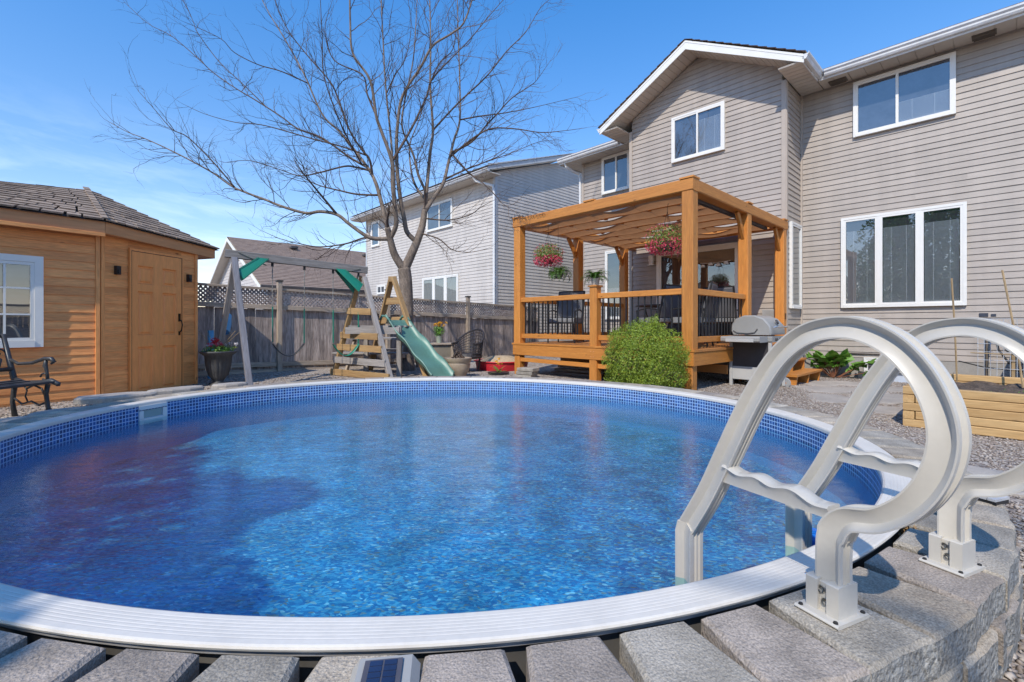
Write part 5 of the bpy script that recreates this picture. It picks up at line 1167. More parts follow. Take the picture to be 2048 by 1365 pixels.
# ================================================================ PERGOLA DECK
DU0, DU1, DV0, DV1, DZ = -6.62, -3.01, 6.32, VB - .03, .70
deck = root('pergola_deck', (0, 0, 0), 'raised stained cedar deck with pergola, railings and shade canopy', 'deck', rz=HR)
def B(name, a, b, w, h, m=None, par=None, up=(0, 0, 1)): return bar(name, a, b, w, h, m or CEDAR, par or deck, up)
pw = .17; PTZ = 2.93
pcs = [(DU1 - pw / 2, DV0 + pw / 2), (DU1 - pw / 2, 8.43), (DU1 - pw / 2, 10.28), (DU0 + pw / 2, DV0 + pw / 2), (DU0 + pw / 2, 8.22), (DU0 + pw / 2, 10.02)]
for (u, v) in pcs: B('post', (u, v, DZ), (u, v, PTZ), pw, pw, up=(0, 1, 0))
for (u, v) in [(DU1 - pw / 2, DV0 + pw / 2), (DU0 + pw / 2, DV0 + pw / 2), (-4.72, DV0 + .07), (DU1 - .08, 8.4), (DU1 - .08, 10.2), (DU0 + .08, 8.4), (DU0 + .08, 10.2)]: B('deck_leg', (u, v, -.02), (u, v, DZ - .20), .15, .15, up=(0, 1, 0))
# beams
bh, bw_ = .175, .13
B('beam', (DU0 - .01, DV0 + pw / 2, PTZ + bh / 2), (DU1 + .01, DV0 + pw / 2, PTZ + bh / 2), pw + .02, bh)
B('beam', (DU0 - .01, 10.20, PTZ + bh / 2), (DU1 + .01, 10.20, PTZ + bh / 2), bw_, bh)
for u in (DU1 - pw / 2, DU0 + pw / 2): B('beam', (u, DV0 + pw + .012, PTZ + bh / 2), (u, 10.42, PTZ + bh / 2), pw + .02, bh)
for (u, v) in [(DU1 - pw / 2, DV0 + pw / 2), (DU0 + pw / 2, DV0 + pw / 2), (-4.8, DV0 + pw / 2), (DU1 - pw / 2, 8.43), (DU1 - pw / 2, 10.28), (DU0 + pw / 2, 8.22)]:
    MB().box((0, 0, .012), (.21, .21, .024)).add([(-.09, -.09, .024), (.09, -.09, .024), (.09, .09, .024), (-.09, .09, .024), (0, 0, .05)], [(0, 1, 4), (1, 2, 4), (2, 3, 4), (3, 0, 4)]).build('post_cap', CEDAR, deck, Mt(u, v, PTZ + bh + .001))
for u, sgn in ((DU1 - pw / 2, -1), (DU0 + pw / 2, -1)):
    for v in ((8.43, 10.28) if u > -4 else (8.22, 10.02)): B('knee_brace', (u, v + sgn * .04, PTZ - .42), (u, v + sgn * .34, PTZ - .0), .05, .09)
# decking
nbd = int((DV1 - DV0 + .04) / .142)
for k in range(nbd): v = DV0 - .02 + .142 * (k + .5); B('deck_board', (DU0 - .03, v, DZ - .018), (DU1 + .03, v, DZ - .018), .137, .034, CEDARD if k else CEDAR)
B('rim_joist', (DU0 - .0, DV0 + .005, DZ - .135), (DU1 + .02, DV0 + .005, DZ - .135), .04, .185)
B('rim_joist', (DU1 + .0, DV0 + .03, DZ - .135), (DU1 + .0, DV1, DZ - .135), .04, .185)
B('rim_joist', (DU0 + .0, DV0 + .03, DZ - .135), (DU0 + .0, DV1, DZ - .135), .04, .185)
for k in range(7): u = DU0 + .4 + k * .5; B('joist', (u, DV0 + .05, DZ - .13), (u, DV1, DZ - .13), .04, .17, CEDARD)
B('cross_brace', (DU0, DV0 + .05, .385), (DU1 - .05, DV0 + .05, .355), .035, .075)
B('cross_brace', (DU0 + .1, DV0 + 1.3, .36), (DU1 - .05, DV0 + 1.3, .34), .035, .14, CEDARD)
mb = MB()
for k in (DU0 + .07, -4.75, -4.69, DU1 - .07):
    for z in (DZ - .09, DZ - .18):
        vs = [(k + .011 * math.cos(6.283 * j / 10), DV0 - .019, z + .011 * math.sin(6.283 * j / 10)) for j in range(10)]; mb.add(vs, [tuple(range(10))[::-1]])
mb.build('carriage_bolt', FASCIA, deck)
# rails and balusters
RT, RB = DZ + .86, DZ + .135
B('newel', (-4.72, DV0 + .07, DZ - .2), (-4.72, DV0 + .07, RT + .12), .145, .145, up=(0, 1, 0))
MB().box((0, 0, .012), (.18, .18, .024)).add([(-.07, -.07, .024), (.07, -.07, .024), (.07, .07, .024), (-.07, .07, .024), (0, 0, .05)], [(0, 1, 4), (1, 2, 4), (2, 3, 4), (3, 0, 4)]).build('newel_cap', CEDAR, deck, Mt(-4.72, DV0 + .07, RT + .12))
bal = MB().box((0, 0, 0), (.017, .017, RT - RB - .02)).mesh('baluster', BLACKM)
def rail(a, b, nbal, bow=0):
    a, b = Vector(a), Vector(b)
    B('top_rail', (a.x, a.y, RT - .035), (b.x, b.y, RT - .035), .09, .088); B('bottom_rail', (a.x, a.y, RB - .0), (b.x, b.y, RB - .0), .05, .085)
    for k in range(nbal): p = a.lerp(b, (k + .7) / (nbal + .4)); link('baluster', bal, deck, Mt(p.x, p.y, (RT + RB) / 2 - .01))
rail((DU0 + pw, DV0 + .08, 0), (-4.72 - .073, DV0 + .08, 0), 14)
rail((-4.72 + .073, DV0 + .08, 0), (DU1 - pw, DV0 + .08, 0), 13)
rail((DU1 - .08, DV0 + pw, 0), (DU1 - .08, 8.43 - pw / 2, 0), 16)
rail((DU0 + .08, DV0 + pw, 0), (DU0 + .08, 8.22 - pw / 2, 0), 16)
rail((DU0 + .08, 8.22 + pw / 2, 0), (DU0 + .08, 10.02 - pw / 2, 0), 15)
# canopy of draped fabric on battens
VS, VE, UF0, UF1 = DV0 + .22, 10.12, DU0 + .20, DU1 - .20; nsw = 7; zc = PTZ + .05
NU = 40; V = []; F = []
for k in range(nsw):
    for i in range(9):
        t = i / 8
        for j in range(NU + 1):
            s = j / NU; dip = .055 * (max(0, math.sin(s * math.pi * 4 + k * 1.9)) ** 1.2) * (1 - t) ** 2
            V.append((UF0 + (UF1 - UF0) * s, VS + (VE - VS) * (k + t) / nsw, zc - .012 - .062 * math.sin(math.pi * t) * (.8 + .2 * math.cos(s * 19)) - dip))
    b0 = k * 9 * (NU + 1)
    for i in range(8):
        for j in range(NU): a_ = b0 + i * (NU + 1) + j; F.append((a_, a_ + 1, a_ + NU + 2, a_ + NU + 1))
MB().add(V, F).build('shade_canopy', CANOPY, deck, smooth=True)
for k in range(nsw + 1):
    v = VS + (VE - VS) * k / nsw; B('canopy_batten', (UF0, v, zc - .015), (UF1, v, zc - .015), .03, .03, CEDAR)
    for s in (.2, .45, .72): MB().box((0, 0, 0), (.06, .05, .02)).build('batten_clip', CEDAR, deck, Mt(UF0 + (UF1 - UF0) * s, v, zc - .035))
for s in (.2, .45, .72): u = UF0 + (UF1 - UF0) * s; MB().tube([(u, VS, zc - .045), (u, VE, zc - .045)], .004, 5).build('guide_wire', CHROME, deck)
mb = MB(); mb.box((DU1 - .20, 8.2, PTZ - .02), (.06, 3.2, .05)); mb.build('shade_track', GRILLD, deck)
mb = MB(); mb.box((DU1 + .006, 10.28, DZ + .52), (.01, .05, .11)); mb.build('outlet_cover', mat('brown_outlet', (.09, .035, .012), .5), deck)
# steps on the right side of the deck
stp = root('deck_steps', (0, 0, 0), 'three tread cedar steps beside the deck near the house wall', 'steps', rz=HR)
for i, (u, z) in enumerate(((-2.52, .20), (-2.78, .40), (-2.96, .58))):
    for dv in (0,): bar('tread', (u, 8.75, z), (u, 10.28, z), .27, .038, CEDAR, stp)
for v in (8.82, 9.5, 10.2):
    mb = MB(); mb.add([(-3.0, v - .02, -.01), (-2.42, v - .02, -.01), (-2.40, v - .02, .18), (-2.66, v - .02, .18), (-2.66, v - .02, .38), (-2.9, v - .02, .38), (-3.0, v - .02, .55)] + [(-3.0, v + .02, -.01), (-2.42, v + .02, -.01), (-2.40, v + .02, .18), (-2.66, v + .02, .18), (-2.66, v + .02, .38), (-2.9, v + .02, .38), (-3.0, v + .02, .55)],
            [tuple(range(6, -1, -1)), tuple(range(7, 14))] + [(i, (i + 1) % 7, 7 + (i + 1) % 7, 7 + i) for i in range(7)]); mb.build('stringer', CEDAR, stp)

# ================================================================ FOLIAGE BUILDERS
def leaf_cloud(name, n, cen, rad, size, m, parent, shell=.55, seed=0, up=.3, flat=1.0, ang=None, bump_amp=.0, asp=.6):
    r = np.random.RandomState(seed); d = r.normal(size=(n, 3)); d /= np.linalg.norm(d, axis=1)[:, None]
    if ang is not None: d[:, 2] = np.abs(d[:, 2]) * (1 if ang > 0 else -1)
    rr = shell + (1 - shell) * r.rand(n) ** .6
    if bump_amp:
        w = sum(np.sin(d @ r.normal(size=3) * f + r.rand() * 6) for f in (4, 6, 9, 13)) / 4; rr = rr * (1 + bump_amp * w)
    C = d * rr[:, None] * np.array(rad) + np.array(cen)
    nrm = d + r.normal(size=(n, 3)) * .75 + np.array([0, 0, up]); nrm /= np.linalg.norm(nrm, axis=1)[:, None]
    a = np.cross(nrm, r.normal(size=(n, 3))); a /= np.linalg.norm(a, axis=1)[:, None]; b = np.cross(nrm, a)
    s = size * (.6 + .8 * r.rand(n))[:, None]
    V = np.stack([C - a * s, C - b * s * asp * .5 + nrm * s * .12, C + a * s, C + b * s * asp * .5 + nrm * s * .12], 1).reshape(-1, 3)
    F = np.arange(4 * n).reshape(-1, 4); o = link(name, npmesh(name, V, F, m), parent)
    return o
def fern(parent, c, n, ln, seed, m=FERNM, droop=1.0, name='fronds'):
    r = random.Random(seed); mb = MB()
    for k in range(n):
        a = r.uniform(0, 6.283); L_ = ln * r.uniform(.65, 1.1); e = r.uniform(.25, 1.2); p = Vector(c); hz_ = Vector((math.cos(a), math.sin(a), 0)); sd = Vector((-hz_.y, hz_.x, 0)); N_ = 12; prev = None
        for i in range(N_):
            t = (i + 1) / N_; ang = e - 2.2 * droop * t * t; p = p + (hz_ * math.cos(ang) + Vector((0, 0, math.sin(ang)))) * (L_ / N_)
            w = L_ * .17 * math.sin(math.pi * min(1, .12 + t * .86)) + .003; tdir = (hz_ * math.cos(ang) + Vector((0, 0, math.sin(ang))))
            for sg in (-1, 1):
                q0 = p; tip = p + sd * sg * w + tdir * w * .35 + Vector((0, 0, -.15 * w)); mb.add([q0 - tdir * .006, tip, q0 + tdir * .010], [(0, 1, 2)])
            if prev is not None: mb.add([prev - sd * .0015, prev + sd * .0015, p + sd * .0015, p - sd * .0015], [(0, 1, 2, 3)])
            prev = p.copy()
    return mb.build(name, m, parent)
# boxwood
bx = root('boxwood_bush', (1.80, 6.38, .08), 'rounded bright green boxwood bush in front of the deck railing', 'bush')
leaf_cloud('leaves', 27000, (0, 0, .48), (.55, .52, .55), .0145, LEAFB, bx, shell=.66, seed=3, bump_amp=.20)['kind'] = 'stuff'
leaf_cloud('leaves', 6500, (.02, 0, .27), (.56, .53, .26), .0145, LEAFB, bx, shell=.82, seed=4, bump_amp=.08)['kind'] = 'stuff'
leaf_cloud('leaves', 5000, (0, 0, .46), (.45, .43, .44), .022, LEAFB, bx, shell=.4, seed=5)['kind'] = 'stuff'
mb = MB()
for k in range(46):
    a = k * 2.399; zz = .15 + .8 * ((k * .618) % 1); rr = .5 * math.sqrt(max(.05, 1 - ((zz - .5) / .55) ** 2)); mb.tube([(rr * .5 * math.cos(a), rr * .5 * math.sin(a), zz - .1), (rr * math.cos(a), rr * math.sin(a), zz), (rr * 1.16 * math.cos(a + .1), rr * 1.16 * math.sin(a + .1), zz + .09)], [.006, .004, .002], 4)
mb.build('stems', TWIG, bx)
o = leaf_cloud('leaves', 260, (0, 0, .46), (.53, .51, .50), .017, mat('dry_box_leaf', (.36, .19, .05), .7, col2=(.20, .10, .04), scale=30, space='WORLD'), bx, shell=.93, seed=66); o['kind'] = 'stuff'
for k in range(44):
    a = k * 2.399; el = math.asin(min(1, .1 + .9 * ((k * .618) % 1))); r_ = (.53 + .02 * (k % 3)); leaf_cloud('sprig', 70, (r_ * math.cos(a) * math.cos(el), r_ * math.sin(a) * math.cos(el) * .95, .49 + r_ * math.sin(el)), (.048, .048, .11), .0115, LEAFB, bx, shell=.2, seed=100 + k)['kind'] = 'stuff'
# hanging baskets
def basket(loc, hook, lab, s=1.0, seed=0):
    r = root('hanging_basket', loc, lab, 'hanging basket', group='flower baskets hung from the pergola beam')
    MB().lathe([(.0001, -.10), (.08, -.10), (.135, .0), (.14, .03), (.125, .03), (.0001, .0)], 20).build('pot', URN, r, smooth=30)
    mb = MB()
    for k in range(3):
        a = 2.1 * k + .4; mb.tube([(.135 * math.cos(a), .135 * math.sin(a), .02), (0, 0, .50)], .0028, 4)
    mb.tube([(0, 0, .5), (0, 0, .56), hook], .0035, 4); mb.build('hanger_wires', BLACKM, r)
    leaf_cloud('leaves', 1500, (0, 0, .10), (.30 * s, .30 * s, .20 * s), .022, LEAFY, r, shell=.35, seed=seed, bump_amp=.15)['kind'] = 'stuff'
    leaf_cloud('leaves', 500, (0, 0, .02), (.31 * s, .31 * s, .13 * s), .02, LEAFG, r, shell=.5, seed=seed + 1)['kind'] = 'stuff'
    o = leaf_cloud('blossoms', 900, (0, 0, -.03), (.32 * s, .32 * s, .13 * s), .017, FUCH, r, shell=.72, seed=seed + 2, bump_amp=.12, asp=.8); o['kind'] = 'stuff'
    o = leaf_cloud('blossoms', 260, (0, 0, .12), (.33 * s, .33 * s, .20 * s), .014, FUCH, r, shell=.85, seed=seed + 3, bump_amp=.12, asp=.8); o['kind'] = 'stuff'
    for k in range(26):
        a = k * 2.399; rr = .22 + .07 * ((k * .37) % 1); leaf_cloud('flower_cluster', 16, (rr * math.cos(a) * s, rr * math.sin(a) * s, -.02 - .12 * ((k * .618) % 1)), (.03, .03, .05), .014, FUCH, r, shell=.2, seed=seed + 30 + k)
    return r
pb1 = W(-5.98, 6.62, 2.30); pb2 = W(-3.62, 6.75, 2.30)
basket(pb1, (0, 0, .66), 'pink fuchsia basket hanging by the far left pergola post', .92, 11)
basket(pb2, (0.02, -.0, .66), 'larger pink fuchsia basket hanging beside the nearest pergola post', 1.06, 51)
fb = root('hanging_fern', W(-5.82, 6.72, 1.98), 'drooping green fern just beneath the left fuchsia basket', 'fern')
MB().lathe([(.0001, -.06), (.07, -.06), (.10, .03), (.0001, .02)], 16).build('pot', URN, fb, smooth=30)
MB().tube([(0, 0, .02), (.0, .0, .95)], .003, 4).build('hanger_wires', BLACKM, fb)
fern(fb, (0, 0, .03), 60, .36, 5, droop=1.25)
fr = root('potted_fern', W(-4.72, DV0 + .07, RT + .148), 'bushy fern in a small pale pot on the railing newel cap', 'fern')
MB().lathe([(.0001, 0), (.055, 0), (.075, .10), (.08, .11), (.068, .11), (.0001, .10)], 16).build('pot', mat('pale_pot', (.42, .40, .36), .6), fr, smooth=30)
fern(fr, (0, 0, .11), 75, .30, 8, droop=.85)
# ================================================================ DECK FURNITURE
def chair(u, v, rz, lab, hi=False):
    r = root('patio_chair', W(u, v, DZ), lab, 'chair', rz=HR + rz, group='cushioned metal chairs on the deck')
    mb = MB()
    for sx_ in (-.27, .27):
        mb.tube([(sx_, -.26, 0), (sx_, -.24, .38), (sx_, -.25, .60), (sx_, .0, .64), (sx_, .26, .60)], .014, 6); mb.tube([(sx_, .30, 0), (sx_, .22, .40), (sx_, .36, 1.02)], .014, 6); mb.tube([(sx_, -.25, .38), (sx_, .23, .38)], .012, 6)
    mb.tube([(-.27, .36, 1.02), (.27, .36, 1.02)], .014, 6); mb.tube([(-.27, -.25, .38), (.27, -.25, .38)], .012, 6); mb.tube([(-.27, -.2, .12), (.27, -.2, .12)], .01, 6)
    mb.build('frame', BLACKM, r)
    MB().box((0, -.0, .43), (.50, .50, .09), None, .02).build('seat_cushion', CUSH, r)
    Mx = Matrix.Translation((0, .285, .74)) @ Matrix.Rotation(R(-14), 4, 'X'); MB().box((0, 0, 0), (.50, .06, .56), None, .02).build('backrest', SLING, r, Mx)
    return r
chair(-5.95, 7.1, R(20), 'grey cushioned deck chair behind the left railing section', True)
chair(-4.25, 7.6, R(-100), 'dark deck chair seen above the boxwood bush')
chair(-3.55, 8.8, R(180), 'dark deck chair beside the right railing and door')
chair(-3.60, 7.5, R(-75), 'deck chair with oval grey seat near the right railing')
tbl = root('deck_table', W(-4.55, 8.4, DZ), 'dark round metal table in the middle of the deck', 'table', rz=HR)
MB().lathe([(.0001, .70), (.55, .70), (.56, .715), (.55, .73), (.0001, .73)], 28).build('table_top', GRILLD, tbl)
for k in range(4): a = k * 1.5708 + .78; MB().tube([(.42 * math.cos(a), .42 * math.sin(a), 0), (.30 * math.cos(a), .30 * math.sin(a), .35), (.40 * math.cos(a), .40 * math.sin(a), .70)], .014, 6).build('leg', BLACKM, tbl)
sofa = root('deck_sofa', W(-5.0, 9.85, DZ), 'low dark cushioned sofa against the house wall on the deck', 'sofa', rz=HR)
MB().box((0, 0, .24), (1.3, .6, .26), None, .04).build('seat', GRILLD, sofa); MB().box((0, .27, .58), (1.3, .16, .50), None, .04).build('backrest', GRILLD, sofa); MB().box((0, -.04, .42), (1.2, .52, .12), None, .03).build('cushion', CUSH, sofa)

# ================================================================ BARBECUE
gr = root('barbecue', W(-2.72, 7.98, .03), 'grey gas barbecue with closed hood on a wheeled cart', 'barbecue', rz=HR)
# local x = u (front faces +x), y = v
for (x, y) in ((-.30, -.31), (.27, -.31), (-.30, .31), (.27, .31)): bar('leg', (x, y, .01 if y < 0 else .05), (x, y, .76), .045, .045, GRILLL, gr)
MB().box((-.015, -.315, .56), (.52, .012, .40)).build('side_panel', GRILLD, gr); MB().box((-.015, -.318, .27), (.52, .014, .20)).build('side_panel', GRILLL, gr)
MB().box((.275, 0, .45), (.014, .56, .44)).build('door_panel', GRILLL, gr); MB().box((-.30, 0, .45), (.014, .56, .58)).build('back_panel', GRILLD, gr)
MB().box((-.015, 0, .18), (.56, .62, .03)).build('shelf', GRILLL, gr)
mb = MB()
for k in range(4): mb.box((.286, -.2 + .13 * k, .62), (.012, .02, .16))
mb.build('door_handle', CHROME, gr)
MB().box((-.01, 0, .80), (.64, .70, .09), None, .015).build('firebox', GRILL, gr)
MB().box((-.03, -.52, .80), (.56, .34, .085), None, .02).build('side_shelf', GRILL, gr); MB().box((-.03, -.70, .79), (.40, .012, .05)).build('shelf_lip', GRILLL, gr)
prof = [(-.27, .0), (-.30, .06), (-.29, .16), (-.23, .25), (-.10, .30), (.05, .30), (.18, .25), (.27, .14), (.29, .03), (.28, 0)]
n = len(prof); V = []; 
for y in (-.33, -.31, .31, .33):
    k = .94 if abs(y) > .32 else 1; V += [(a * k, y, .865 + b * k) for a, b in prof]
F = [(s * n + i, s * n + (i + 1) % n, (s + 1) * n + (i + 1) % n, (s + 1) * n + i) for s in range(3) for i in range(n)] + [tuple(range(n - 1, -1, -1)), tuple(range(3 * n, 4 * n))]
hood = MB().add(V, F).build('hood', GRILL, gr, smooth=35)
MB().tube([(-.26, -.338, .93), (-.20, -.342, .895), (-.05, -.342, .885), (.06, -.342, .90), (.10, -.342, .955)], .006, 6).build('hood_seam', GRILLD, hood)
MB().tube([(.30, -.24, .98), (.34, -.24, .99), (.34, .24, .99), (.30, .24, .98)], .014, 8).build('hood_handle', CHROME, hood)
mb = MB(); mb.lathe([(.0001, .02), (.035, .018), (.04, .0)], 16); mb.build('thermometer', GRILLD, hood, Matrix.Translation((.262, 0, 1.06)) @ Matrix.Rotation(R(62), 4, 'Y'))
for k in range(3): MB().lathe([(.0001, .03), (.02, .028), (.024, 0)], 12).build('knob', GRILLD, gr, Matrix.Translation((.31, -.2 + .2 * k, .80)) @ Matrix.Rotation(R(90), 4, 'Y'))
for x in (-.30, .27):
    wh = MB(); wh.lathe([(.03, -.015), (.085, -.018), (.092, 0), (.085, .018), (.03, .015)], 18); wh.build('wheel', mat('wheel_grey', (.30, .30, .30), .5) if 'wheel_grey' not in bpy.data.materials else bpy.data.materials['wheel_grey'], gr, Matrix.Translation((x, .35, .092)) @ Matrix.Rotation(R(90), 4, 'X'))

# ================================================================ RAISED BED, STAKES, CONDENSER
bu0, bu1, bv0, bv1 = -.74, 2.3, 6.25, 7.95
bed = root('raised_bed', (0, 0, 0), 'long raised garden bed of stacked pine timbers holding dark soil', 'raised bed', rz=HR)
hT = .083
for k in range(5):
    z = .005 + hT * (k + .5); o1 = .10 if k % 2 else 0
    bar('timber', (bu0 + (0 if k % 2 else .0) + o1, bv0 + .045, z), (bu1, bv0 + .045, z), .09, hT - .004, BEDW, bed)
    bar('timber', (bu0 + .045, bv0 + (.0 if k % 2 else .093), z), (bu0 + .045, bv1 - .0, z), .09, hT - .004, BEDW, bed)
    bar('timber', (bu0 + .094, bv1 + .045, z + .02), (bu1, bv1 + .045, z + .02), .09, hT - .004, BEDW, bed)
V = []; F = []; nx, ny = 44, 24
for i in range(nx + 1):
    for j in range(ny + 1): V.append((bu0 + .08 + (bu1 - bu0 - .1) * i / nx, bv0 + .08 + (bv1 - bv0 - .1) * j / ny, .345 + .035 * math.sin(i * .7) * math.cos(j * .9) + rnd.uniform(-.015, .015)))
for i in range(nx):
    for j in range(ny): a = i * (ny + 1) + j; F.append((a, a + ny + 1, a + ny + 2, a + 1))
o = MB().add(V, F).build('soil', SOIL, bed, smooth=True)
o = leaf_cloud('sprouts', 700, (1.0, 6.9, .37), (1.2, .5, .03), .012, LEAFG, bed, shell=.1, seed=77); o['kind'] = 'stuff'
def stick(pts, r, lab, grp): 
    c = Vector(pts[0]); o = MB().tube([Vector(p) - c for p in pts], r, 6).build('bamboo_stake', STRAW); o.location = W(c.x, c.y, c.z); o.rotation_euler = (0, 0, HR); return tag(o, lab, 'garden stake', grp)
stick([(-.42, 7.85, .36), (-.44, 7.86, 1.0), (-.47, 7.88, 1.62)], .010, 'tall thin bamboo stake below the triple window corner', 'bamboo stakes in the raised bed')
stick([(.12, 7.6, .36), (.06, 7.7, .95), (-.04, 7.85, 1.68)], .011, 'leaning bamboo stake at the wire mesh panel', 'bamboo stakes in the raised bed')
stick([(-.30, 7.75, .72), (.5, 7.78, .70), (1.4, 7.7, .71)], .007, 'horizontal bamboo cane tied across the mesh', 'bamboo stakes in the raised bed')
ms_ = root('wire_mesh', W(.05, 8.15, .30), 'white wire grid panel standing behind the raised bed soil', 'wire panel', rz=HR)
mb = MB()
for k in range(34): mb.tube([(-.30 + .055 * k, 0, 0), (-.30 + .055 * k, 0, .82)], .0028, 4)
for k in range(9): mb.tube([(-.30, 0, .02 + .1 * k), (1.55, 0, .02 + .1 * k)], .0028, 4)
mb.build('wire_grid', mat('galvanised_wire', (.55, .57, .60), .4), ms_); MB().box((0, .03, .2), (.03, .03, 1.0)).build('post', STRAW, ms_)
ac = root('air_conditioner', W(.62, 10.75, .02), 'dark finned air conditioner condenser beside the house wall', 'air conditioner', rz=HR)
MB().box((0, 0, .42), (.84, .84, .80)).build('core', ACM, ac); MB().box((0, 0, .845), (.90, .90, .05), None, .01).build('top_cover', GRILL, ac); MB().box((0, 0, .02), (.9, .9, .04)).build('base', FOUND, ac)
mb = MB()
for k in range(28): mb.box((-.43 + .0318 * k, -.432, .42), (.006, .012, .76)); mb.box((-.432, -.43 + .0318 * k, .42), (.012, .006, .76))
mb.build('fins', mat('fin_grey', (.14, .155, .18), .4), ac)
mb = MB(); mb.tube([(-.43, 0, .5), (-.6, .1, .42), (-.72, .35, .62), (-.78, .62, .95)], .016, 8); mb.tube([(-.43, .05, .62), (-.62, .15, .60), (-.76, .45, .85), (-.80, .64, 1.05)], .010, 8); mb.tube([(-.43, 0, .3), (-.9, .3, .33), (-1.2, .5, .40)], .010, 8); mb.build('hoses', HOSE, ac)
MB().tube([(-.86, .67, 0), (-.86, .67, 1.0)], .016, 8).build('conduit', mat('weathered_pipe', (.15, .12, .09), .6), ac)
# gas line and leafy plant
gl_ = MB().tube([(0, 0, .70), (0, 0, .42), (.05, -.03, .34), (.14, -.04, .31)], .012, 8).build('gas_pipe', BLACKM); gl_.location = W(-2.98, V1 - .08, 0); gl_.rotation_euler = (0, 0, HR); tag(gl_, 'thin black gas pipe bent along the wall above the plant', 'pipe')
rh = root('rhubarb_plant', W(-2.35, 10.95, .02), 'clump of broad green rhubarb leaves against the house wall', 'plant', rz=HR)
for k in range(40):
    a = k * 2.399; rr = .08 + .36 * ((k * .618) % 1); c = Vector((rr * math.cos(a) * 1.25, rr * math.sin(a) * .6, .07 + .22 * (1 - rr / .6) + .08 * (k % 3) + (.22 if k == 4 else 0)))
    w = .09 + .04 * (k % 3); vs = [(0, 0, 0)]; nn_ = 12
    tilt = Matrix.Rotation(R(rnd.uniform(-45, -5)), 3, 'Y'); rot = Matrix.Rotation(a, 3, 'Z')
    for j in range(nn_): t = 6.283 * j / nn_; r_ = w * (1 + .13 * math.cos(5 * t)) * (1.15 if abs(math.cos(t)) > .8 else 1); vs.append((r_ * math.cos(t), r_ * .85 * math.sin(t), .03 * math.cos(3 * t) + .02 * (j % 2)))
    vs = [rot @ (tilt @ Vector(p)) for p in vs]; MB().add(vs, [(0, 1 + j, 1 + (j + 1) % nn_) for j in range(nn_)]).build('leaf', LEAFG, rh, Matrix.Translation(c))
    MB().tube([(rr * .2 * math.cos(a), rr * .2 * math.sin(a), 0), c], .006, 5).build('stalk', mat('rhubarb_stalk', (.25, .10, .05), .5) if 'rhubarb_stalk' not in bpy.data.materials else bpy.data.materials['rhubarb_stalk'], rh)

# ================================================================ BENCH
bn = root('garden_bench', (-5.16, 4.88, .09), 'dark cast iron garden bench with scrolled back and arms before the shed', 'bench', rz=math.atan2(.995, .10))
# local x = along bench (towards far end), -y = forwards (towards pool)
def bsc(y, z): return y, z
def endframe(x, nm):
    mb = MB()
    mb.tube([(x, .00, 0), (x, .03, .16), (x, .0, .36), (x, .03, .46), (x, .14, .86)], [.024, .02, .026, .026, .02], 8)
    mb.tube([(x, -.42, 0), (x, -.38, .12), (x, -.36, .25), (x, -.38, .345)], [.024, .019, .02, .022], 8)
    mb.tube([(x, .02, .40), (x, -.12, .36), (x, -.30, .365), (x, -.42, .385), (x, -.50, .35), (x, -.50, .33)], [.024, .022, .024, .026, .024, .015], 8)
    mb.tube([(x, .06, .60), (x, -.04, .555), (x, -.2, .565), (x, -.34, .61), (x, -.42, .61), (x, -.45, .58), (x, -.42, .56)], [.016, .015, .016, .02, .022, .02, .012], 8)
    mb.tube([(x, -.36, .60), (x, -.35, .54), (x, -.37, .47), (x, -.38, .38)], [.014, .02, .014, .016], 8)
    c = [(x, -.34 + .045 * math.cos(t) * (1 - t / 12), .42 + .045 * math.sin(t) * (1 - t / 12)) for t in [i * .5 for i in range(12)]]; mb.tube(c, .009, 6)
    mb.tube([(x, .01, .20), (x, -.08, .14), (x, -.19, .17), (x, -.28, .13), (x, -.36, .16)], .010, 6)
    mb.tube([(x, -.10, .34), (x, -.14, .28), (x, -.12, .22), (x, -.15, .16)], .008, 6); mb.tube([(x, -.14, .30), (x, -.22, .335), (x, -.31, .30), (x, -.34, .24)], .010, 6)
    return mb.build(nm, IRON, bn, smooth=True)
endframe(0, 'end_frame'); endframe(-1.35, 'end_frame')
for k in range(5): bar('seat_slat', (-1.38, -.44 + .095 * k, .372 - .01 * math.sin(k)), (.0, -.44 + .095 * k, .372 - .01 * math.sin(k)), .078, .024, IRON, bn)
bk = root('x', (0, 0, 0), None, None); bk.name = 'back_panel'; bpy.data.objects.remove(bk)
mb = MB(); bp_ = lambda x, t: (x, .035 + .115 * t, .50 + .34 * t)
for t, r in ((0, .022), (1, .018)): mb.tube([bp_(-1.35, t), bp_(0, t)], r, 8)
for c0 in range(9):
    xc = -.12 - .145 * c0
    for sg, ph in ((1, 0), (-1, 1.5)):
        pts = []
        for i in range(16):
            a = i * .42; r_ = .075 * (1 - i / 20); pts.append(bp_(xc + sg * (.03 + r_ * math.cos(a + ph)), .5 + (r_ * 2.4) * math.sin(a + ph) * sg * .9))
        mb.tube(pts, .009, 6)
    mb.tube([bp_(xc, .0), bp_(xc + .05, .3), bp_(xc - .04, .6), bp_(xc + .02, 1)], .010, 6)
    vs = [bp_(xc + .045 * math.cos(6.283 * j / 8) * (1 if j % 2 else .5), .62 + .15 * math.sin(6.283 * j / 8) * (1 if j % 2 else .5)) for j in range(8)]; mb.add(vs + [(v_[0], v_[1] - .012, v_[2]) for v_ in vs], [tuple(range(8)), tuple(range(15, 7, -1))] + [(i, (i + 1) % 8, 8 + (i + 1) % 8, 8 + i) for i in range(8)])
mb.build('back_panel', IRON, bn, smooth=True)

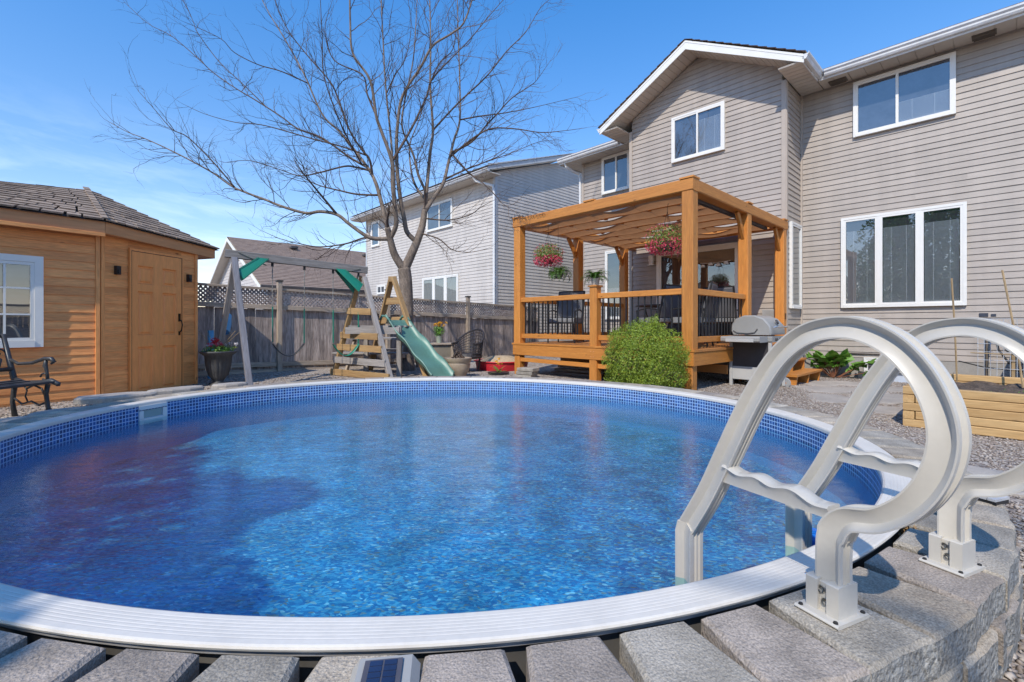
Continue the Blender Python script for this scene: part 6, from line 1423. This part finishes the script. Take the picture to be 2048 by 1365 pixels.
# ================================================================ POTS, CHAIR, TABLES AT THE FENCE
ur = root('planter_urn', (-4.66, 7.46, .09), 'dark fluted urn filled with red and white flowers beside the shed', 'planter')
MB().lathe([(.0001, 0), (.13, 0), (.14, .03), (.07, .06), (.075, .09), (.13, .16), (.165, .32), (.18, .47), (.25, .515), (.26, .54), (.235, .545), (.20, .52), (.0001, .50)], 48, mod=lambda t, i: 1 + (.085 * math.cos(16 * t) if 3 < i < 8 else 0)).build('urn', URN, ur, smooth=True)
o = leaf_cloud('leaves', 700, (0, 0, .56), (.22, .22, .09), .022, LEAFG, ur, shell=.4, seed=21); o['kind'] = 'stuff'
for k in range(30): a = k * 2.399; rr = .06 + .2 * ((k * .618) % 1); leaf_cloud('bloom', 14, (rr * math.cos(a), rr * math.sin(a), .60 + .03 * (k % 3)), (.028, .028, .02), .016, (WHITEP if rr > .14 and k % 3 else (FUCH if k % 3 else LEAFY)), ur, shell=.2, seed=300 + k)
leaf_cloud('large_bloom', 120, (-.02, -.05, .70), (.07, .07, .055), .022, REDP, ur, shell=.3, seed=9)
mb = MB()
for a in (.4, 2.3, 2.8, .9): mb.tube([(0, 0, .55), (.2 * math.cos(a), .05 * math.sin(a), .72), (.36 * math.cos(a), .1 * math.sin(a), .86)], .004, 4)
mb.build('dry_stems', STRAW, ur)
tp = root('terrace_pot', (-.98, 8.55, .09), 'wide glazed brown bowl planter between slide and wicker chair', 'planter')
MB().lathe([(.0001, 0), (.13, 0), (.19, .12), (.225, .24), (.215, .27), (.245, .31), (.25, .36), (.225, .365), (.20, .33), (.0001, .31)], 28).build('bowl', TERRA, tp, smooth=35)
mb = MB()
for k in range(9): a = k * .7; mb.tube([(.12 * math.cos(a), .12 * math.sin(a), .31), (.05 * math.cos(a + 1), .08 * math.sin(a + 1), .42 + .03 * (k % 3)), (-.12 * math.cos(a), -.1 * math.sin(a), .36)], .012, 6)
mb.build('driftwood', TWIG, tp)
wc = root('wicker_chair', (-.90, 9.55, .07), 'dark round backed wicker chair in front of the fence', 'chair', rz=R(-35))
mb = MB()
for k in range(4): a = .8 + k * 1.57; mb.tube([(.22 * math.cos(a), .22 * math.sin(a), 0), (.25 * math.cos(a), .25 * math.sin(a), .34)], .018, 6)
mb.build('leg', WICKER, wc); MB().lathe([(.0001, .30), (.28, .30), (.30, .34), (.28, .40), (.0001, .40)], 20).build('seat', WICKER, wc)
mb = MB()
for i in range(20):
    a = -.5 + (math.pi + 1.0) * i / 19; top = .60 + .28 * max(0, math.sin(max(0, min(math.pi, a)))); mb.tube([(.28 * math.cos(a), .28 * math.sin(a), .36), (.33 * math.cos(a), .33 * math.sin(a), top)], .008, 4)
for j in range(9):
    f = j / 8; pts = []
    for i in range(24): a = -.5 + (math.pi + 1.0) * i / 23; top = .60 + .28 * max(0, math.sin(max(0, min(math.pi, a)))); pts.append(((.28 + .05 * f) * math.cos(a), (.28 + .05 * f) * math.sin(a), .36 + (top - .36) * f))
    mb.tube(pts, .008 if j < 8 else .02, 5)
mb.build('woven_back', WICKER, wc)
tb2 = root('side_table', (-1.58, 10.0, .07), 'low weathered wooden table under the yellow flower pot', 'table', rz=R(10))
for k in range(3): bar('tabletop_board', (-.36, -.13 + .13 * k, .58), (.36, -.13 + .13 * k, .58), .122, .03, RAILW, tb2)
for (x, y) in ((-.3, -.13), (.3, -.13), (-.3, .13), (.3, .13)): bar('leg', (x, y, 0), (x, y, .56), .06, .06, RAILW, tb2)
MB().box((0, 0, .42), (.62, .28, .24)).build('apron', mat('table_apron', (.22, .19, .15), .8), tb2)
yf = root('flower_pot', (-1.55, 9.98, .667), 'pale pot of tall yellow and orange flowers on the side table', 'flower pot')
MB().lathe([(.0001, 0), (.05, 0), (.07, .14), (.075, .15), (.0001, .14)], 16).build('pot', mat('pale_green_pot', (.38, .42, .34), .5), yf, smooth=30)
leaf_cloud('leaves', 260, (0, 0, .25), (.13, .13, .12), .03, LEAFG, yf, shell=.3, seed=33)['kind'] = 'stuff'
for k in range(12): a = k * 2.399; rr = .14 * ((k * .618) % 1) + .02; leaf_cloud('bloom', 18, (rr * math.cos(a), rr * math.sin(a), .37 + .03 * (k % 3)), (.035, .035, .025), .02, YELP, yf, shell=.2, seed=340 + k)
yp = root('flower_pot', W(-6.72, 6.02, .10), 'small plant with yellow blooms at the foot of the left deck post', 'flower pot')
MB().lathe([(.0001, 0), (.19, 0), (.21, .04), (.20, .045), (.0001, .03)], 20).build('tray', BLACKM, yp)
fern(yp, (0, 0, .03), 16, .22, 44, m=LEAFY, droop=.4, name='leaves')
for k in range(8): a = k * 2.399; rr = .10 * ((k * .618) % 1); leaf_cloud('bloom', 12, (rr * math.cos(a), rr * math.sin(a), .20 + .05 * (k % 3)), (.03, .03, .02), .018, YELP, yp, shell=.2, seed=360 + k)
sb = root('sandbox', (-.22, 10.1, .05), 'round red plastic sandbox heaped with sand near the fence', 'sandbox')
MB().lathe([(.0001, 0), (.50, 0), (.53, .05), (.56, .22), (.59, .23), (.58, .245), (.52, .24), (.48, .16), (.0001, .14)], 32, mod=lambda t, i: 1 + .02 * math.cos(8 * t)).build('tub', RED, sb, smooth=35)
MB().lathe([(.0001, .34), (.2, .33), (.38, .27), (.50, .20)], 24, mod=lambda t, i: 1 + .06 * math.sin(5 * t)).build('sand', SAND, sb, smooth=True)
pt = root('picnic_table', (-2.75, 10.1, .06), 'old weathered picnic table behind the swing set ladder', 'picnic table', rz=R(-8))
for k in range(5): bar('tabletop_board', (-.75, -.28 + .14 * k, .70), (.75, -.28 + .14 * k, .70), .13, .035, GREYW, pt)
for y in (-.68, .68):
    for q_ in (0, .13): bar('bench_board', (-.75, y - .06 + q_, .42), (.75, y - .06 + q_, .42), .12, .035, GREYW, pt)
for x in (-.55, .55):
    bar('leg', (x, -.22, .68), (x, -.62, 0), .04, .09, RAILW, pt); bar('leg', (x, .22, .68), (x, .62, 0), .04, .09, RAILW, pt); bar('cross_bar', (x + .045, -.74, .36), (x + .045, .74, .36), .04, .09, RAILW, pt)
bp2 = root('blue_play_slide', (-5.35, 8.35, .95), 'light blue moulded plastic play slide edge poking past the shed', 'play slide')
V = []; F = []
for i in range(13):
    a = -.4 + 1.9 * i / 12
    for (r_, z_) in ((.30, 0), (.33, .13), (.335, .30), (.32, .31), (.315, .14), (.28, .015)): V.append((r_ * math.cos(a), r_ * math.sin(a) * .8, z_ - .10 * math.sin(a)))
for i in range(12):
    for j in range(6): F.append((i * 6 + j, (i + 1) * 6 + j, (i + 1) * 6 + (j + 1) % 6, i * 6 + (j + 1) % 6))
MB().add(V, F).build('curved_side', BLUEL, bp2, smooth=40); MB().tube([(.0, 0, 0), (.0, 0, -.85)], .05, 8).build('post', BLUEL, bp2)
# things stored under the deck
ut = root('timber_stack', W(-5.6, 6.9, .09), 'short stack of old boards lying under the deck', 'boards', rz=HR)
for k in range(3): bar('board', (-.5, .1 * k, .03 + .06 * k), (.6, .1 * k + .05, .03 + .06 * k), .14, .05, GREYW, ut)
ut2 = root('paver_stack', W(-6.0, 6.05, .09), 'small pile of grey pavers before the deck skirt', 'pavers', rz=HR + .2)
for k in range(3): MB().box((.02 * k, 0, .03 + .062 * k), (.34, .22, .055), None, .006).build('paver', BLOCK, ut2)
# string of fairy lights round the left corner post
fl_ = root('light_string', W(DU0 + .08, DV0 - .02, PTZ + bh), 'dark cable of patio lights wound round the far left beam end', 'string lights', rz=HR)
mb = MB(); pts = []
for i in range(60): t = i / 59; pts.append((-.12 + .9 * t, -.02 + .02 * math.sin(i * 1.3), .01 + .05 * math.sin(i * .9) * (1 - t) - .06 * t))
mb.tube(pts, .005, 4); mb.build('cable', HOSE, fl_)
# shade-casting and mirrored trees behind the camera
def yard_tree(x, y, h, r, lab, seed, n=16000, m=DARKG, zt=.30, rnd_=False):
    t = root('evergreen_tree', (x, y, 0), lab, 'tree', group='trees at the near side of the yard')
    MB().tube([(0, 0, 0), (.05, 0, h * .5), (0, .05, h * .92)], [.16, .11, .03], 8).build('trunk', BARK, t)
    rr = np.random.RandomState(seed); zz = zt * h + (h - zt * h) * rr.rand(n) ** 1.25; k = 1 - (zz - zt * h) / (h - zt * h); a = rr.rand(n) * 6.283
    lob = 1 + .22 * np.sin(a * 5 + zz * 3) ; kk = np.sqrt(np.clip(4 * k * (1 - k), 0, 1)) * .75 + .25 * np.sqrt(k) if rnd_ else k ** .75; rad = r * kk * (.35 + .65 * rr.rand(n) ** .5) * lob + .05
    C = np.stack([rad * np.cos(a), rad * np.sin(a), zz], 1); d1 = rr.normal(size=(n, 3)); d1 /= np.linalg.norm(d1, axis=1)[:, None]; d2 = np.cross(d1, rr.normal(size=(n, 3))); d2 /= np.linalg.norm(d2, axis=1)[:, None]
    s = (.05 + .06 * rr.rand(n))[:, None]; V = np.stack([C - d1 * s, C - d2 * s * .5, C + d1 * s, C + d2 * s * .5], 1).reshape(-1, 3)
    o = link('crown', npmesh('crown', V, np.arange(4 * n).reshape(-1, 4), m), t); o['kind'] = 'stuff'
yard_tree(-3.75, -2.9, 5.3, 1.15, 'leafy tree at the near left whose shade falls across the pool rail', 3, 5000, LEAFG, .3, True)
yard_tree(-4.75, -2.4, 6.4, 1.8, 'taller leafy tree shading the left half of the pool', 13, 10500, LEAFG, .15, True)
yard_tree(-6.6, -1.8, 7.0, 2.1, 'tallest leafy tree past the left fence shading the far left water', 23, 9500, LEAFG, .15, True)
yard_tree(-7.5, -9.5, 8.5, 2.6, 'tall evergreen across the yard mirrored in the house windows', 4)
yard_tree(-3.0, -13.5, 9.5, 2.8, 'broad evergreen at the back of the yard opposite the house', 5)
yard_tree(-12.5, -5.5, 8.0, 2.5, 'evergreen near the shed side of the yard seen only mirrored', 6)
yard_tree(2.5, -14.5, 8.5, 2.7, 'right hand evergreen behind the viewer mirrored in glass', 7)

# fence on the other side of the yard, mirrored in the shed window
ff = root('fence', (9.0, -4.0, 0), 'weathered board fence on the right side of the yard mirrored in shed glass', 'fence', rz=R(68))
mb = MB(); lt = MB()
for k in range(90): mb.box((-6.4 + .142 * k, 0, .68), (.136, .02, 1.36))
for k in range(150):
    for d in (1, -1): lt.bar((-6.4 + .085 * k, .01 * d, 1.46), (-6.4 + .085 * k + .30 * d, .01 * d, 1.76), .008, .034, up=(0, 1, 0))
o = mb.build('boards', FENCE, ff); o['kind'] = 'stuff'; o = lt.build('lattice', FENCE, ff); o['kind'] = 'stuff'
for z in (.27, 1.41, 1.79): bar('rail', (-6.4, .03, z), (6.4, .03, z), .05, .08, RAILW, ff)

mirror_tree = copy_tree(tree); mirror_tree.location = (-2.3, -5.9, 0); mirror_tree.scale = (1.3, 1.3, 1.3); mirror_tree.rotation_euler = (0, 0, R(200))
for ch_ in list(mirror_tree.children):
    if ch_.name.startswith('twigs'): bpy.data.objects.remove(ch_)
mirror_tree.location = (-1.2, -6.3, 0)
tag(mirror_tree, 'bare tree behind the viewer whose branch shadows fall on ladder and blocks', 'tree')
